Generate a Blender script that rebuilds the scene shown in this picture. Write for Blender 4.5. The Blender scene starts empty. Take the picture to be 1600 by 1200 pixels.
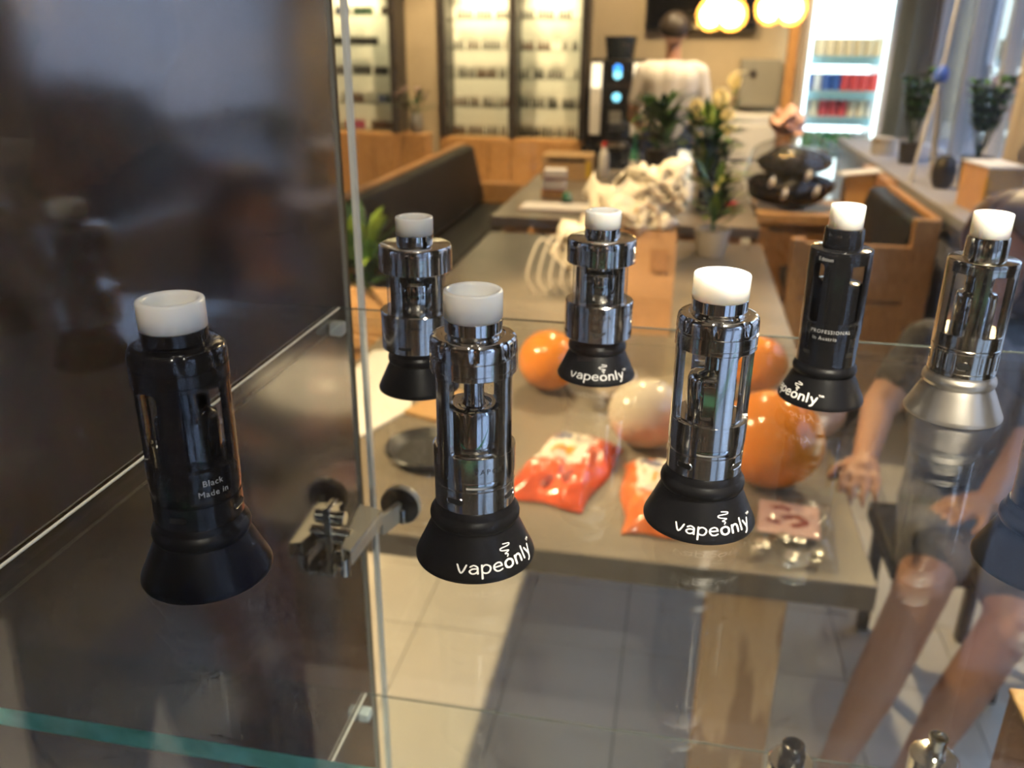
import bpy, bmesh, math, random
import numpy as np
from mathutils import Vector, Matrix
random.seed(7)
S = bpy.context.scene
C = S.collection
PI = math.pi
MM = 0.001
def R(d): return math.radians(d)

# ------------------------------------------------------------------ camera
CAM = Vector((0, 0, 1.6))
cam_d = bpy.data.cameras.new('camera'); cam = bpy.data.objects.new('camera', cam_d); C.objects.link(cam)
def cam_matrix(yaw, pitch, roll):
    cy, sy, cp, sp = math.cos(yaw), math.sin(yaw), math.cos(pitch), math.sin(pitch)
    F = Vector((sy*cp, cy*cp, -sp)); r = Vector((cy, -sy, 0)); u = r.cross(F)
    cr, sr = math.cos(roll), math.sin(roll)
    r2 = cr*r + sr*u; u2 = -sr*r + cr*u
    return Matrix(((r2.x, u2.x, -F.x, CAM.x), (r2.y, u2.y, -F.y, CAM.y), (r2.z, u2.z, -F.z, CAM.z), (0, 0, 0, 1)))
cam.matrix_world = cam_matrix(R(-10.728), R(21.869), R(0.496))
cam_d.sensor_width = 36; cam_d.lens = 1348.9/1600*36
cam_d.clip_start = 0.005; cam_d.clip_end = 200
cam_d.dof.use_dof = True; cam_d.dof.focus_distance = 0.262; cam_d.dof.aperture_fstop = 14.5
S.camera = cam

# ------------------------------------------------------------------ world, exposure
w = bpy.data.worlds.new('dusk_sky'); S.world = w; w.use_nodes = True
bg = w.node_tree.nodes['Background']
bg.inputs['Color'].default_value = (0.48, 0.62, 1.0, 1); bg.inputs['Strength'].default_value = 3.8
S.view_settings.view_transform = 'Standard'; S.view_settings.look = 'None'
S.view_settings.exposure = 0.0; S.view_settings.gamma = 1.0; S.view_settings.use_curve_mapping = False
S.cycles.use_denoising = True
S.cycles.max_bounces = 6; S.cycles.transparent_max_bounces = 24
S.cycles.use_adaptive_sampling = True; S.cycles.adaptive_threshold = 0.10; S.cycles.adaptive_min_samples = 10
S.cycles.glossy_bounces = 5; S.cycles.transmission_bounces = 4; S.cycles.diffuse_bounces = 2
S.cycles.caustics_reflective = False; S.cycles.caustics_refractive = False
S.cycles.sample_clamp_indirect = 6

# ------------------------------------------------------------------ materials
MATS = {}
def _new(name):
    m = bpy.data.materials.new(name); m.use_nodes = True; MATS[name] = m
    return m, m.node_tree, m.node_tree.nodes['Principled BSDF']
def pbr(name, col, rough=0.5, metal=0.0, ior=1.5, coat=0.0, sss=0.0, trans=0.0, aniso=0.0, vary=0.0, vscale=20.0, bump=0.0, bscale=200.0, sheen=0.0):
    m, nt, b = _new(name)
    b.inputs['Base Color'].default_value = (*col, 1); b.inputs['Roughness'].default_value = rough
    b.inputs['Metallic'].default_value = metal; b.inputs['IOR'].default_value = ior
    b.inputs['Coat Weight'].default_value = coat; b.inputs['Coat Roughness'].default_value = 0.05
    b.inputs['Transmission Weight'].default_value = trans
    b.inputs['Sheen Weight'].default_value = sheen
    if sss and name == 'white_tip':
        b.inputs['Subsurface Weight'].default_value = sss
        b.inputs['Subsurface Radius'].default_value = (1, .8, .6); b.inputs['Subsurface Scale'].default_value = 0.010 if name == 'white_tip' else 0.004
    tc = nt.nodes.new('ShaderNodeTexCoord')
    if vary:
        n = nt.nodes.new('ShaderNodeTexNoise'); n.inputs['Scale'].default_value = vscale; n.inputs['Detail'].default_value = 5
        nt.links.new(tc.outputs['Object'], n.inputs['Vector'])
        cr = nt.nodes.new('ShaderNodeValToRGB')
        cr.color_ramp.elements[0].position = .3; cr.color_ramp.elements[1].position = .7
        cr.color_ramp.elements[0].color = (*[max(0, c*(1-vary)) for c in col], 1)
        cr.color_ramp.elements[1].color = (*[min(1, c*(1+vary)) for c in col], 1)
        nt.links.new(n.outputs['Fac'], cr.inputs['Fac']); nt.links.new(cr.outputs['Color'], b.inputs['Base Color'])
    if bump:
        n = nt.nodes.new('ShaderNodeTexNoise'); n.inputs['Scale'].default_value = bscale; n.inputs['Detail'].default_value = 3
        nt.links.new(tc.outputs['Object'], n.inputs['Vector'])
        bp = nt.nodes.new('ShaderNodeBump'); bp.inputs['Strength'].default_value = bump; bp.inputs['Distance'].default_value = 0.002
        nt.links.new(n.outputs['Fac'], bp.inputs['Height']); nt.links.new(bp.outputs['Normal'], b.inputs['Normal'])
    return m
def wood(name, c1, c2, scale=(6, 6, 1), rough=0.45, rings=False):
    m, nt, b = _new(name)
    tc = nt.nodes.new('ShaderNodeTexCoord'); mp = nt.nodes.new('ShaderNodeMapping')
    mp.inputs['Scale'].default_value = scale
    nt.links.new(tc.outputs['Object'], mp.inputs['Vector'])
    if rings:
        n = nt.nodes.new('ShaderNodeTexWave'); n.wave_type = 'RINGS'; n.inputs['Scale'].default_value = 5
        n.inputs['Distortion'].default_value = 5; n.inputs['Detail'].default_value = 2.5; n.inputs['Detail Scale'].default_value = 1.3
    else:
        n = nt.nodes.new('ShaderNodeTexNoise'); n.inputs['Scale'].default_value = 9; n.inputs['Detail'].default_value = 6
        n.inputs['Distortion'].default_value = .6
    nt.links.new(mp.outputs['Vector'], n.inputs['Vector'])
    cr = nt.nodes.new('ShaderNodeValToRGB'); cr.color_ramp.elements[0].position = .3; cr.color_ramp.elements[1].position = .72
    cr.color_ramp.elements[0].color = (*c1, 1); cr.color_ramp.elements[1].color = (*c2, 1)
    nt.links.new(n.outputs['Fac'], cr.inputs['Fac']); nt.links.new(cr.outputs['Color'], b.inputs['Base Color'])
    b.inputs['Roughness'].default_value = rough
    return m
def thin_glass(name, tint=(0.97, 0.985, 0.98), ior=1.5, rough=0.0, dust=0.0, dust_col=(.6, .55, .5)):
    m = bpy.data.materials.new(name); m.use_nodes = True; nt = m.node_tree; MATS[name] = m
    for n in list(nt.nodes): nt.nodes.remove(n)
    out = nt.nodes.new('ShaderNodeOutputMaterial')
    tr = nt.nodes.new('ShaderNodeBsdfTransparent'); tr.inputs['Color'].default_value = (*tint, 1)
    gl = nt.nodes.new('ShaderNodeBsdfGlossy'); gl.inputs['Roughness'].default_value = rough
    # front/back symmetric Fresnel from the facing angle (Schlick)
    lw = nt.nodes.new('ShaderNodeLayerWeight'); lw.inputs['Blend'].default_value = 0.5
    pw = nt.nodes.new('ShaderNodeMath'); pw.operation = 'POWER'; pw.inputs[1].default_value = 4.5
    f0 = ((ior-1)/(ior+1))**2
    ma = nt.nodes.new('ShaderNodeMath'); ma.operation = 'MULTIPLY_ADD'; ma.inputs[1].default_value = 1-f0; ma.inputs[2].default_value = f0
    nt.links.new(lw.outputs['Facing'], pw.inputs[0]); nt.links.new(pw.outputs[0], ma.inputs[0])
    mx = nt.nodes.new('ShaderNodeMixShader')
    nt.links.new(ma.outputs[0], mx.inputs['Fac']); nt.links.new(tr.outputs[0], mx.inputs[1]); nt.links.new(gl.outputs[0], mx.inputs[2])
    last = mx
    if dust:
        tc = nt.nodes.new('ShaderNodeTexCoord')
        n = nt.nodes.new('ShaderNodeTexNoise'); n.inputs['Scale'].default_value = 900; n.inputs['Detail'].default_value = 0
        n2 = nt.nodes.new('ShaderNodeTexNoise'); n2.inputs['Scale'].default_value = 30; n2.inputs['Detail'].default_value = 1
        nt.links.new(tc.outputs['Object'], n.inputs['Vector']); nt.links.new(tc.outputs['Object'], n2.inputs['Vector'])
        mu = nt.nodes.new('ShaderNodeMath'); mu.operation = 'MULTIPLY'
        nt.links.new(n.outputs['Fac'], mu.inputs[0]); nt.links.new(n2.outputs['Fac'], mu.inputs[1])
        cr = nt.nodes.new('ShaderNodeValToRGB'); cr.color_ramp.elements[0].position = .25; cr.color_ramp.elements[1].position = .5
        cr.color_ramp.elements[0].color = (dust*.3,)*3+(1,); cr.color_ramp.elements[1].color = (dust,)*3+(1,)
        nt.links.new(mu.outputs[0], cr.inputs['Fac'])
        df = nt.nodes.new('ShaderNodeBsdfDiffuse'); df.inputs['Color'].default_value = (*dust_col, 1)
        m2 = nt.nodes.new('ShaderNodeMixShader')
        nt.links.new(cr.outputs['Color'], m2.inputs['Fac']); nt.links.new(mx.outputs[0], m2.inputs[1]); nt.links.new(df.outputs[0], m2.inputs[2])
        last = m2
    nt.links.new(last.outputs[0], out.inputs['Surface'])
    return m
def glow(name, col, strength):
    m, nt, b = _new(name)
    b.inputs['Base Color'].default_value = (*col, 1)
    b.inputs['Emission Color'].default_value = (*col, 1); b.inputs['Emission Strength'].default_value = strength
    return m

pbr('steel', (.74, .71, .67), .12, 1.0)
pbr('steel_dark', (.34, .33, .32), .2, 1.0)
pbr('chrome', (.78, .77, .75), .06, 1.0)
pbr('nickel', (.70, .66, .58), .13, 1.0)
pbr('black_gloss', (.008, .008, .009), .1, 0.0, ior=1.6, coat=.5)
pbr('black_metal', (.008, .008, .010), .16, .0, ior=1.55)
pbr('black_satin', (.004, .004, .005), .34, ior=1.38)
pbr('silver_satin', (.62, .58, .52), .34, 1.0)
pbr('white_tip', (.90, .89, .86), .25, sss=.9, ior=1.45)
pbr('letter_white', (.8, .79, .76), .5)
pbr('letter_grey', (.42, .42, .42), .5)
pbr('engrave_dark', (.015, .015, .015), .6)
pbr('slot_dark', (.004, .004, .004), .7)
pbr('cup_rim', (.72, .66, .55), .3)
pbr('rubber', (.012, .012, .012), .5)
thin_glass('glass_shelf', (.965, .985, .975))
thin_glass('glass_front', (.98, .99, .985), dust=.014, dust_col=(.5, .47, .45))
thin_glass('glass_door', (.975, .985, .98))
thin_glass('glass_tube', (.93, .94, .94))
thin_glass('window_glass', (.95, .97, .97))
thin_glass('clear_plastic', (.86, .86, .85), rough=.12, dust=.10, dust_col=(.75, .75, .75))
pbr('glass_edge', (.20, .88, .58), .15, trans=.05, vary=.4, vscale=90)
pbr('glass_edge_glint', (.92, .90, .80), .3)  # whitish colour stands in for light caught by glass edges
pbr('nickel_satin', (.72, .66, .54), .42, .6)
pbr('glass_edge_dim', (.16, .19, .17), .15, trans=.35)
pbr('peg_plastic', (.62, .66, .70), .3, sss=.3)

# dark mottled laminate of the cabinet
def laminate():
    m, nt, b = _new('dark_laminate')
    tc = nt.nodes.new('ShaderNodeTexCoord')
    n = nt.nodes.new('ShaderNodeTexNoise'); n.inputs['Scale'].default_value = 9; n.inputs['Detail'].default_value = 9; n.inputs['Roughness'].default_value = .62
    n2 = nt.nodes.new('ShaderNodeTexNoise'); n2.inputs['Scale'].default_value = 420; n2.inputs['Detail'].default_value = 4
    nt.links.new(tc.outputs['Object'], n.inputs['Vector']); nt.links.new(tc.outputs['Object'], n2.inputs['Vector'])
    cr = nt.nodes.new('ShaderNodeValToRGB')
    cr.color_ramp.elements[0].position = .42; cr.color_ramp.elements[0].color = (.009, .007, .006, 1)
    cr.color_ramp.elements[1].position = .66; cr.color_ramp.elements[1].color = (.075, .046, .029, 1)
    nt.links.new(n.outputs['Fac'], cr.inputs['Fac'])
    mx = nt.nodes.new('ShaderNodeMix'); mx.data_type = 'RGBA'; mx.blend_type = 'OVERLAY'; mx.inputs['Factor'].default_value = .85
    nt.links.new(cr.outputs['Color'], mx.inputs[6]); nt.links.new(n2.outputs['Color'], mx.inputs[7])
    nt.links.new(mx.outputs[2], b.inputs['Base Color'])
    b.inputs['Roughness'].default_value = .095; b.inputs['IOR'].default_value = 2.6
    bp = nt.nodes.new('ShaderNodeBump'); bp.inputs['Strength'].default_value = .03; bp.inputs['Distance'].default_value = .0002
    nt.links.new(n2.outputs['Fac'], bp.inputs['Height']); nt.links.new(bp.outputs['Normal'], b.inputs['Normal'])
laminate()

pbr('wall_paint', (.50, .40, .27), .7, vary=.08, vscale=3)
pbr('wall_grey', (.33, .32, .34), .7, vary=.06, vscale=3)
pbr('wall_brown', (.11, .085, .065), .7, vary=.1, vscale=3)
pbr('ceiling_paint', (.62, .56, .46), .8)
pbr('tile', (.66, .62, .55), .3, vary=.06, vscale=4)
pbr('grout', (.16, .14, .12), .8)
pbr('table_top', (.20, .165, .125), .32, vary=.22, vscale=3.5, bump=.08, bscale=120)
pbr('leather', (.012, .011, .010), .5, ior=1.35, vary=.2, vscale=8, bump=.15, bscale=300)
wood('oak', (.36, .17, .055), (.62, .34, .13), (14, 14, 2.2))
wood('oak_light', (.42, .22, .08), (.70, .42, .18), (14, 14, 2.2))
wood('oak_long', (.34, .16, .05), (.58, .31, .11), (12, 1.6, 12))
wood('ash_grain', (.40, .21, .075), (.74, .47, .22), (3.2, 3.2, .55), rings=True)
wood('red_wood', (.30, .13, .06), (.55, .27, .14), (3, 3, 1))
pbr('dark_frame', (.045, .038, .035), .4)
pbr('frame_white', (.62, .60, .57), .4)
pbr('cab_white', (.84, .80, .70), .5)
pbr('kraft', (.44, .25, .12), .7, vary=.12, vscale=12)
pbr('kraft_dark', (.33, .17, .075), .7)
pbr('carton', (.52, .33, .15), .7, vary=.1)
pbr('carton_orange', (.68, .36, .07), .6, vary=.1)
pbr('paper_white', (.82, .79, .73), .6)
pbr('tissue', (.86, .78, .62), .6, sss=.2)
pbr('balloon_orange', (.95, .29, .025), .16, sss=.35, coat=.4)
pbr('balloon_pearl', (.72, .62, .50), .2, sss=.35, coat=.4)
pbr('snack_red', (.75, .12, .05), .16, vary=.35, vscale=24, coat=.6)
pbr('snack_orange', (.82, .20, .06), .16, vary=.3, vscale=24, coat=.6)
pbr('label_paper', (.84, .74, .62), .5)
pbr('label_orange', (.85, .33, .05), .5)
pbr('label_blue', (.16, .17, .26), .5)
pbr('label_pink', (.80, .48, .42), .5)
pbr('plum', (.30, .05, .045), .25)
pbr('coin', (.55, .54, .52), .3, 1.0)
pbr('leaf', (.06, .15, .03), .4, vary=.4, vscale=14)
pbr('leaf_dark', (.025, .06, .022), .4, vary=.3, vscale=14)
pbr('leaf_light', (.24, .36, .05), .4, vary=.3, vscale=14)
pbr('petal', (.98, .93, .68), .5, sss=.2)
pbr('petal_pink', (.72, .52, .50), .5)
pbr('pot_pale', (.48, .42, .34), .6)
pbr('pot_dark', (.035, .033, .032), .4)
pbr('soil', (.03, .02, .014), .9)
pbr('black_plastic', (.012, .012, .013), .3)
pbr('bag_black', (.018, .018, .02), .22, bump=.3, bscale=40)
pbr('grey_plastic', (.26, .25, .22), .45)
pbr('white_plastic', (.78, .76, .72), .35)
pbr('red_plastic', (.75, .04, .03), .4)
pbr('green_plastic', (.03, .28, .16), .3)
pbr('yellow', (.75, .50, .03), .5)
pbr('blue_plastic', (.06, .14, .60), .4)
pbr('rail_blue', (.30, .58, .72), .4)
pbr('pink_paper', (.80, .50, .42), .6)
pbr('skin', (.52, .27, .175), .45, sss=.2)
pbr('hair_dark', (.03, .02, .014), .5)
pbr('hair_brown', (.11, .055, .03), .5, vary=.3, vscale=40)
pbr('lace_black', (.016, .016, .018), .7, vary=.9, vscale=120, bump=.6, bscale=150)
pbr('cloth_grey', (.15, .145, .15), .8, vary=.2, vscale=30)
pbr('cloth_white', (.74, .70, .66), .8)
pbr('denim', (.035, .06, .15), .8, vary=.2, vscale=30)
pbr('cloth_brown', (.06, .045, .035), .8)
pbr('shoe_dark', (.02, .018, .016), .5)
pbr('car_paint', (.05, .05, .055), .15, coat=.8)
pbr('car_glass', (.02, .025, .03), .06, ior=1.6)
pbr('car_roof', (.75, .85, .90), .12, coat=.6)
pbr('lamp_red', (.5, .03, .02), .2, coat=.5)
pbr('asphalt', (.19, .18, .175), .8, vary=.2, vscale=6)
pbr('paving', (.40, .41, .42), .7, vary=.08, vscale=4)
pbr('garage_white', (.93, .82, .74), .6)
pbr('facade', (.13, .13, .14), .8, vary=.06, vscale=2)
pbr('eye_white', (.8, .8, .78), .3)
glow('bulb', (1.0, .66, .26), 60)
glow('led', (1.0, .86, .62), 30)
glow('fridge_light', (.80, .93, 1.0), 5.0)
glow('machine_light', (1.0, .90, .70), 1.6)
glow('blue_light', (.04, .28, 1.0), 2.2)
glow('blue_light_pale', (.25, .75, 1.0), 2.0)

def amber_halo():  # translucent amber shell that imitates bloom around the bulbs
    m = bpy.data.materials.new('amber_halo'); m.use_nodes = True; nt = m.node_tree; MATS['amber_halo'] = m
    for n in list(nt.nodes): nt.nodes.remove(n)
    out = nt.nodes.new('ShaderNodeOutputMaterial'); tr = nt.nodes.new('ShaderNodeBsdfTransparent'); tr.inputs['Color'].default_value = (1, .93, .80, 1)
    tl = nt.nodes.new('ShaderNodeBsdfTranslucent'); tl.inputs['Color'].default_value = (1, .62, .22, 1)
    mx = nt.nodes.new('ShaderNodeMixShader'); mx.inputs['Fac'].default_value = .16
    nt.links.new(tr.outputs[0], mx.inputs[1]); nt.links.new(tl.outputs[0], mx.inputs[2]); nt.links.new(mx.outputs[0], out.inputs['Surface'])
amber_halo()

# ------------------------------------------------------------------ mesh builder
def smooth_pts(pts, n=6, closed=False):
    P = [Vector(p) for p in pts]; out = []; m = len(P)
    for i in range(m if closed else m-1):
        a = P[(i-1) % m] if (closed or i) else P[0]; b = P[i]; c = P[(i+1) % m]
        d = P[(i+2) % m] if (closed or i+2 < m) else P[-1]
        for k in range(n):
            t = k/n
            out.append(.5*((2*b)+(c-a)*t+(2*a-5*b+4*c-d)*t*t+(3*b-a-3*c+d)*t**3))
    if not closed: out.append(P[-1])
    return out
class MB:
    def __init__(s): s.v = []; s.f = []; s.m = []
    def _add(s, v, f, mi=0):
        o = len(s.v); s.v += [tuple(x) for x in v]; s.f += [tuple(i+o for i in q) for q in f]; s.m += [mi]*len(f); return s
    def box(s, x0, x1, y0, y1, z0, z1, mi=0, M=None):
        v = [(x, y, z) for z in (z0, z1) for y in (y0, y1) for x in (x0, x1)]
        if M: v = [M @ Vector(p) for p in v]
        return s._add(v, [(0, 2, 3, 1), (4, 5, 7, 6), (0, 1, 5, 4), (2, 6, 7, 3), (0, 4, 6, 2), (1, 3, 7, 5)], mi)
    def lathe(s, prof, seg=48, c=(0, 0, 0), a0=0, a1=2*PI, mi=0, rf=None, M=None, flip=False):
        full = abs(a1-a0-2*PI) < 1e-6; n = seg if full else seg+1; v = []; f = []
        for (r, z) in prof:
            for k in range(n):
                a = a0+(a1-a0)*k/seg; rr = rf(r, z, a) if rf else r
                v.append(Vector((c[0]+rr*math.cos(a), c[1]+rr*math.sin(a), c[2]+z)))
        for i in range(len(prof)-1):
            for k in range(seg):
                k2 = (k+1) % n if full else k+1
                q = (i*n+k, i*n+k2, (i+1)*n+k2, (i+1)*n+k)
                f.append(q[::-1] if flip else q)
        if M: v = [M @ p for p in v]
        return s._add(v, f, mi)
    def tube(s, pts, r, seg=10, caps=True, mi=0):
        P = [Vector(p) for p in pts]; n = len(P); v = []; f = []
        rr = r if isinstance(r, (list, tuple)) else [r]*n
        up = None
        for i in range(n):
            t = (P[min(i+1, n-1)]-P[max(i-1, 0)])
            if t.length < 1e-9: t = Vector((0, 0, 1))
            t.normalize()
            if up is None: up = t.orthogonal().normalized()
            up = (up-t*up.dot(t)); up = up.normalized() if up.length > 1e-6 else t.orthogonal().normalized()
            b = t.cross(up)
            for k in range(seg):
                a = 2*PI*k/seg; v.append(P[i]+rr[i]*(math.cos(a)*up+math.sin(a)*b))
        for i in range(n-1):
            for k in range(seg): f.append((i*seg+k, i*seg+(k+1) % seg, (i+1)*seg+(k+1) % seg, (i+1)*seg+k))
        if caps:
            f.append(tuple(range(seg))[::-1]); f.append(tuple((n-1)*seg+k for k in range(seg)))
        return s._add(v, f, mi)
    def sphere(s, c, r, seg=20, rings=12, mi=0, M=None):
        if not isinstance(r, (tuple, list)): r = (r, r, r)
        v = []; f = []
        for i in range(rings+1):
            th = PI*i/rings
            for k in range(seg):
                a = 2*PI*k/seg
                p = Vector((r[0]*math.sin(th)*math.cos(a), r[1]*math.sin(th)*math.sin(a), r[2]*math.cos(th)))
                if M: p = M @ p
                v.append(Vector(c)+p)
        for i in range(rings):
            for k in range(seg): f.append((i*seg+k, (i+1)*seg+k, (i+1)*seg+(k+1) % seg, i*seg+(k+1) % seg))
        return s._add(v, f, mi)
    def prism(s, poly, z0, z1, mi=0, M=None):
        n = len(poly); v = [Vector((x, y, z0)) for x, y in poly]+[Vector((x, y, z1)) for x, y in poly]
        if M: v = [M @ p for p in v]
        return s._add(v, [tuple(range(n))[::-1], tuple(range(n, 2*n))]+[(i, (i+1) % n, n+(i+1) % n, n+i) for i in range(n)], mi)
    def grid(s, fn, nu, nv, mi=0):
        v = [fn(i/nu, j/nv) for j in range(nv+1) for i in range(nu+1)]
        return s._add(v, [(j*(nu+1)+i, j*(nu+1)+i+1, (j+1)*(nu+1)+i+1, (j+1)*(nu+1)+i) for j in range(nv) for i in range(nu)], mi)
    def leaf(s, base, tip, width, bend=0.0, mi=0, n=5, up=Vector((0, 0, 1)), thick=.0008):
        base, tip = Vector(base), Vector(tip); d = tip-base; L = d.length
        side = d.cross(up); side = side.normalized() if side.length > 1e-6 else Vector((1, 0, 0))
        nrm = side.cross(d).normalized(); top = []; 
        v = []
        for i in range(n+1):
            t = i/n; p = base+d*t+nrm*bend*L*math.sin(PI*t)*1.0
            wd = width*math.sin(PI*min(1, (t*.94+.06)))**.8*.5
            v += [p-side*wd, p+nrm*(-wd*.25)+Vector((0, 0, 0)), p+side*wd]
        f = []
        for i in range(n):
            for k in range(2): f.append((i*3+k, i*3+k+1, i*3+k+4, i*3+k+3))
        m = len(v); v += [p-nrm*thick for p in v]
        f += [tuple(q+m for q in reversed(g)) for g in f]
        return s._add(v, f, mi)
    def mesh(s, name, sharp=35, smooth=True):
        me = bpy.data.meshes.new(name); me.from_pydata(s.v, [], s.f)
        me.polygons.foreach_set('material_index', s.m)
        if smooth:
            me.polygons.foreach_set('use_smooth', [True]*len(s.f)); me.set_sharp_from_angle(angle=R(sharp))
        me.update(); return me
    def build(s, name, mat, parent=None, sharp=35, smooth=True, bevel=0, label=None):
        me = s.mesh(name, sharp, smooth)
        for m in (mat if isinstance(mat, (list, tuple)) else [mat]): me.materials.append(MATS[m])
        o = bpy.data.objects.new(name, me); C.objects.link(o)
        if parent: o.parent = parent
        if label: o['label'] = label
        if bevel:
            b = o.modifiers.new('bevel', 'BEVEL'); b.width = bevel; b.segments = 2; b.limit_method = 'ANGLE'
        return o
def thing(name, label, cat, loc=(0, 0, 0), rz=0, group=None):
    o = bpy.data.objects.new(name, None); C.objects.link(o); o.empty_display_size = .02
    o.location = loc; o.rotation_euler = (0, 0, rz); o['label'] = label; o['category'] = cat
    if group: o['group'] = group
    return o
def tag(o, label, cat, group=None, loc=None, rz=None):
    o['label'] = label; o['category'] = cat
    if group: o['group'] = group
    if loc is not None: o.location = loc
    if rz is not None: o.rotation_euler = (0, 0, rz)
    return o
def struct(o): o['kind'] = 'structure'; return o
def dup(root, loc=None, rz=None, label=None, group=None):
    r = root.copy(); C.objects.link(r)
    if loc is not None: r.location = loc
    if rz is not None: r.rotation_euler = (0, 0, rz)
    if label: r['label'] = label
    if group: r['group'] = group
    for ch in root.children:
        c = ch.copy(); C.objects.link(c); c.parent = r
        for g in ch.children:
            d = g.copy(); C.objects.link(d); d.parent = c
    return r
def light(kind, name, loc, energy, col, size=.03, parent=None, target=None, spot=None, blend=.5):
    d = bpy.data.lights.new(name, kind); d.energy = energy; d.color = col
    if kind == 'AREA': d.shape = 'DISK'; d.size = size
    else: d.shadow_soft_size = size
    if spot: d.spot_size = R(spot); d.spot_blend = blend
    o = bpy.data.objects.new(name, d); C.objects.link(o); o.location = loc
    if target is not None: o.rotation_euler = (Vector(target)-Vector(loc)).to_track_quat('-Z', 'Y').to_euler()
    if parent:
        o.parent = parent; o.matrix_parent_inverse = Matrix.Translation(parent.location).inverted() if parent.rotation_euler.z == 0 else parent.matrix_basis.inverted()
    return o

# ------------------------------------------------------------------ the room
XL, XR, YF, YB, ZC = -3.2, 1.62, -1.7, 7.4, 2.85
fl = struct(MB().box(XL-.2, XR+.15, YF-.15, YB+.2, -.12, -.008).build('floor', 'grout', smooth=False))
TS = .30; x_off, y_off = -.655, 1.70
tile_me = MB().box(.0015, TS-.0015, .0015, TS-.0015, -.008, 0).mesh('tile', smooth=False); tile_me.materials.append(MATS['tile'])
rest = MB(); ntile = 0
for i in range(-9, 8):
    for j in range(-11, 20):
        x, y = x_off+i*TS, y_off+j*TS
        if x < XL-.1 or x+TS > XR+.15 or y < YF or y+TS > YB: continue
        if -1.6 < x < 1.3 and -.9 < y < 4.2:
            o = bpy.data.objects.new('tile', tile_me); C.objects.link(o); o.location = (x, y, 0); o.parent = fl; ntile += 1
        else: rest.box(x+.0015, x+TS-.0015, y+.0015, y+TS-.0015, -.008, 0)
o = rest.build('tile_field', 'tile', fl, smooth=False); o['kind'] = 'stuff'
struct(MB().box(XL-.2, XR+.2, YF-.2, YB+.2, ZC, ZC+.1).build('ceiling', 'ceiling_paint', smooth=False))
struct(MB().box(XL-.2, XR+.2, YB, YB+.15, 0, ZC).build('wall_back', 'wall_paint', smooth=False))
struct(MB().box(XL-.15, XL, YF, YB, 0, ZC).build('wall_left', 'wall_paint', smooth=False))
# window wall on the right: low wall, end pier and header, windows between
wr = MB().box(XR, XR+.15, -.5, YB, 0, .90).box(XR, XR+.15, YF, -1.6, 0, .90).box(XR, XR+.15, YF, YB, 2.55, ZC).box(XR, XR+.15, 6.75, YB, .90, 2.55).box(XR, XR+.15, YF, -1.6, .90, 2.55).box(XR, XR+.15, -.5, .6, .90, 2.55).box(XR, XR+.15, 2.05, 2.48, .90, 2.55)
struct(MB().box(XR-.004, XR+.15, 4.50, 4.95, 0, ZC).build('trim_2', 'wall_paint', smooth=False))
struct(wr.build('wall_right', 'wall_grey', smooth=False))
yy = [(-1.6, -.5), (.6, 2.05), (2.48, 4.50), (4.95, 5.32), (5.32, 5.98), (5.98, 6.75)]
for k in range(len(yy)):
    wnd = bpy.data.objects.new('window_%d' % (k+1), None); C.objects.link(wnd); z0 = .05 if k == 0 else .9; wnd.location = (XR, yy[k][0], z0); struct(wnd); H = 2.55-z0
    fr = MB(); a, b = 0, yy[k][1]-yy[k][0]
    t = .035
    fr.box(.02, .10, a, a+t, 0, H).box(.02, .10, b-t, b, 0, H).box(.02, .10, a+t, b-t, 0, t).box(.02, .10, a+t, b-t, H-t, H)
    fr.build('window_frame', 'frame_white', wnd, smooth=False)
    MB().box(.055, .061, a+t, b-t, t, H-t).build('pane', 'window_glass', wnd, smooth=False)
# wall behind the viewer, with a wide doorway on the right and a window on the left
wf = MB().box(XL, XR, YF-.15, YF, 2.45, ZC).box(.40, .72, YF-.15, YF, 0, 2.45).box(XL, -.62, YF-.15, YF, 0, 2.45)
struct(wf.build('wall_front', 'wall_brown', smooth=False))
d2 = bpy.data.objects.new('door_2', None); C.objects.link(d2); d2.location = (-.62, YF-.1, 0); struct(d2)
MB().box(0, 1.02, 0, .05, 0, 2.45).build('door_leaf', 'dark_frame', d2, smooth=False)
for k in range(3): MB().box(.12, .90, .05, .062, .15+.75*k, .78+.75*k).build('door_field', 'dark_frame', d2, bevel=.004)
MB().tube([(.93, .05, 1.02), (.93, .10, 1.02), (.82, .10, 1.02)], .01).build('door_handle', 'chrome', d2)
d1 = bpy.data.objects.new('door_1', None); C.objects.link(d1); d1.location = (.72, YF-.1, 0); struct(d1)
MB().box(0, .06, 0, .05, 0, 2.44).box(.84, .90, 0, .05, 0, 2.44).box(.06, .84, 0, .05, 2.36, 2.44).box(.06, .84, 0, .05, 0, .1).build('door_frame', 'dark_frame', d1, smooth=False)
MB().box(.06, .84, .02, .028, .1, 2.36).build('pane', 'window_glass', d1, smooth=False)
MB().tube([(.12, .09, .95), (.12, .09, 1.25)], .012).box(.11, .13, .05, .09, .97, .99).box(.11, .13, .05, .09, 1.21, 1.23).build('door_handle', 'chrome', d1)
struct(MB().box(XL, XR, YB-.015, YB, 0, .09).build('baseboard_back', 'dark_frame', smooth=False))
# window ledge along the right wall
struct(MB().box(1.10, XR, 3.30, 6.95, .90, .945).box(1.13, XR, 3.33, 6.95, 0, .90).build('trim_1', 'wall_grey', smooth=False, bevel=.004))

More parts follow.
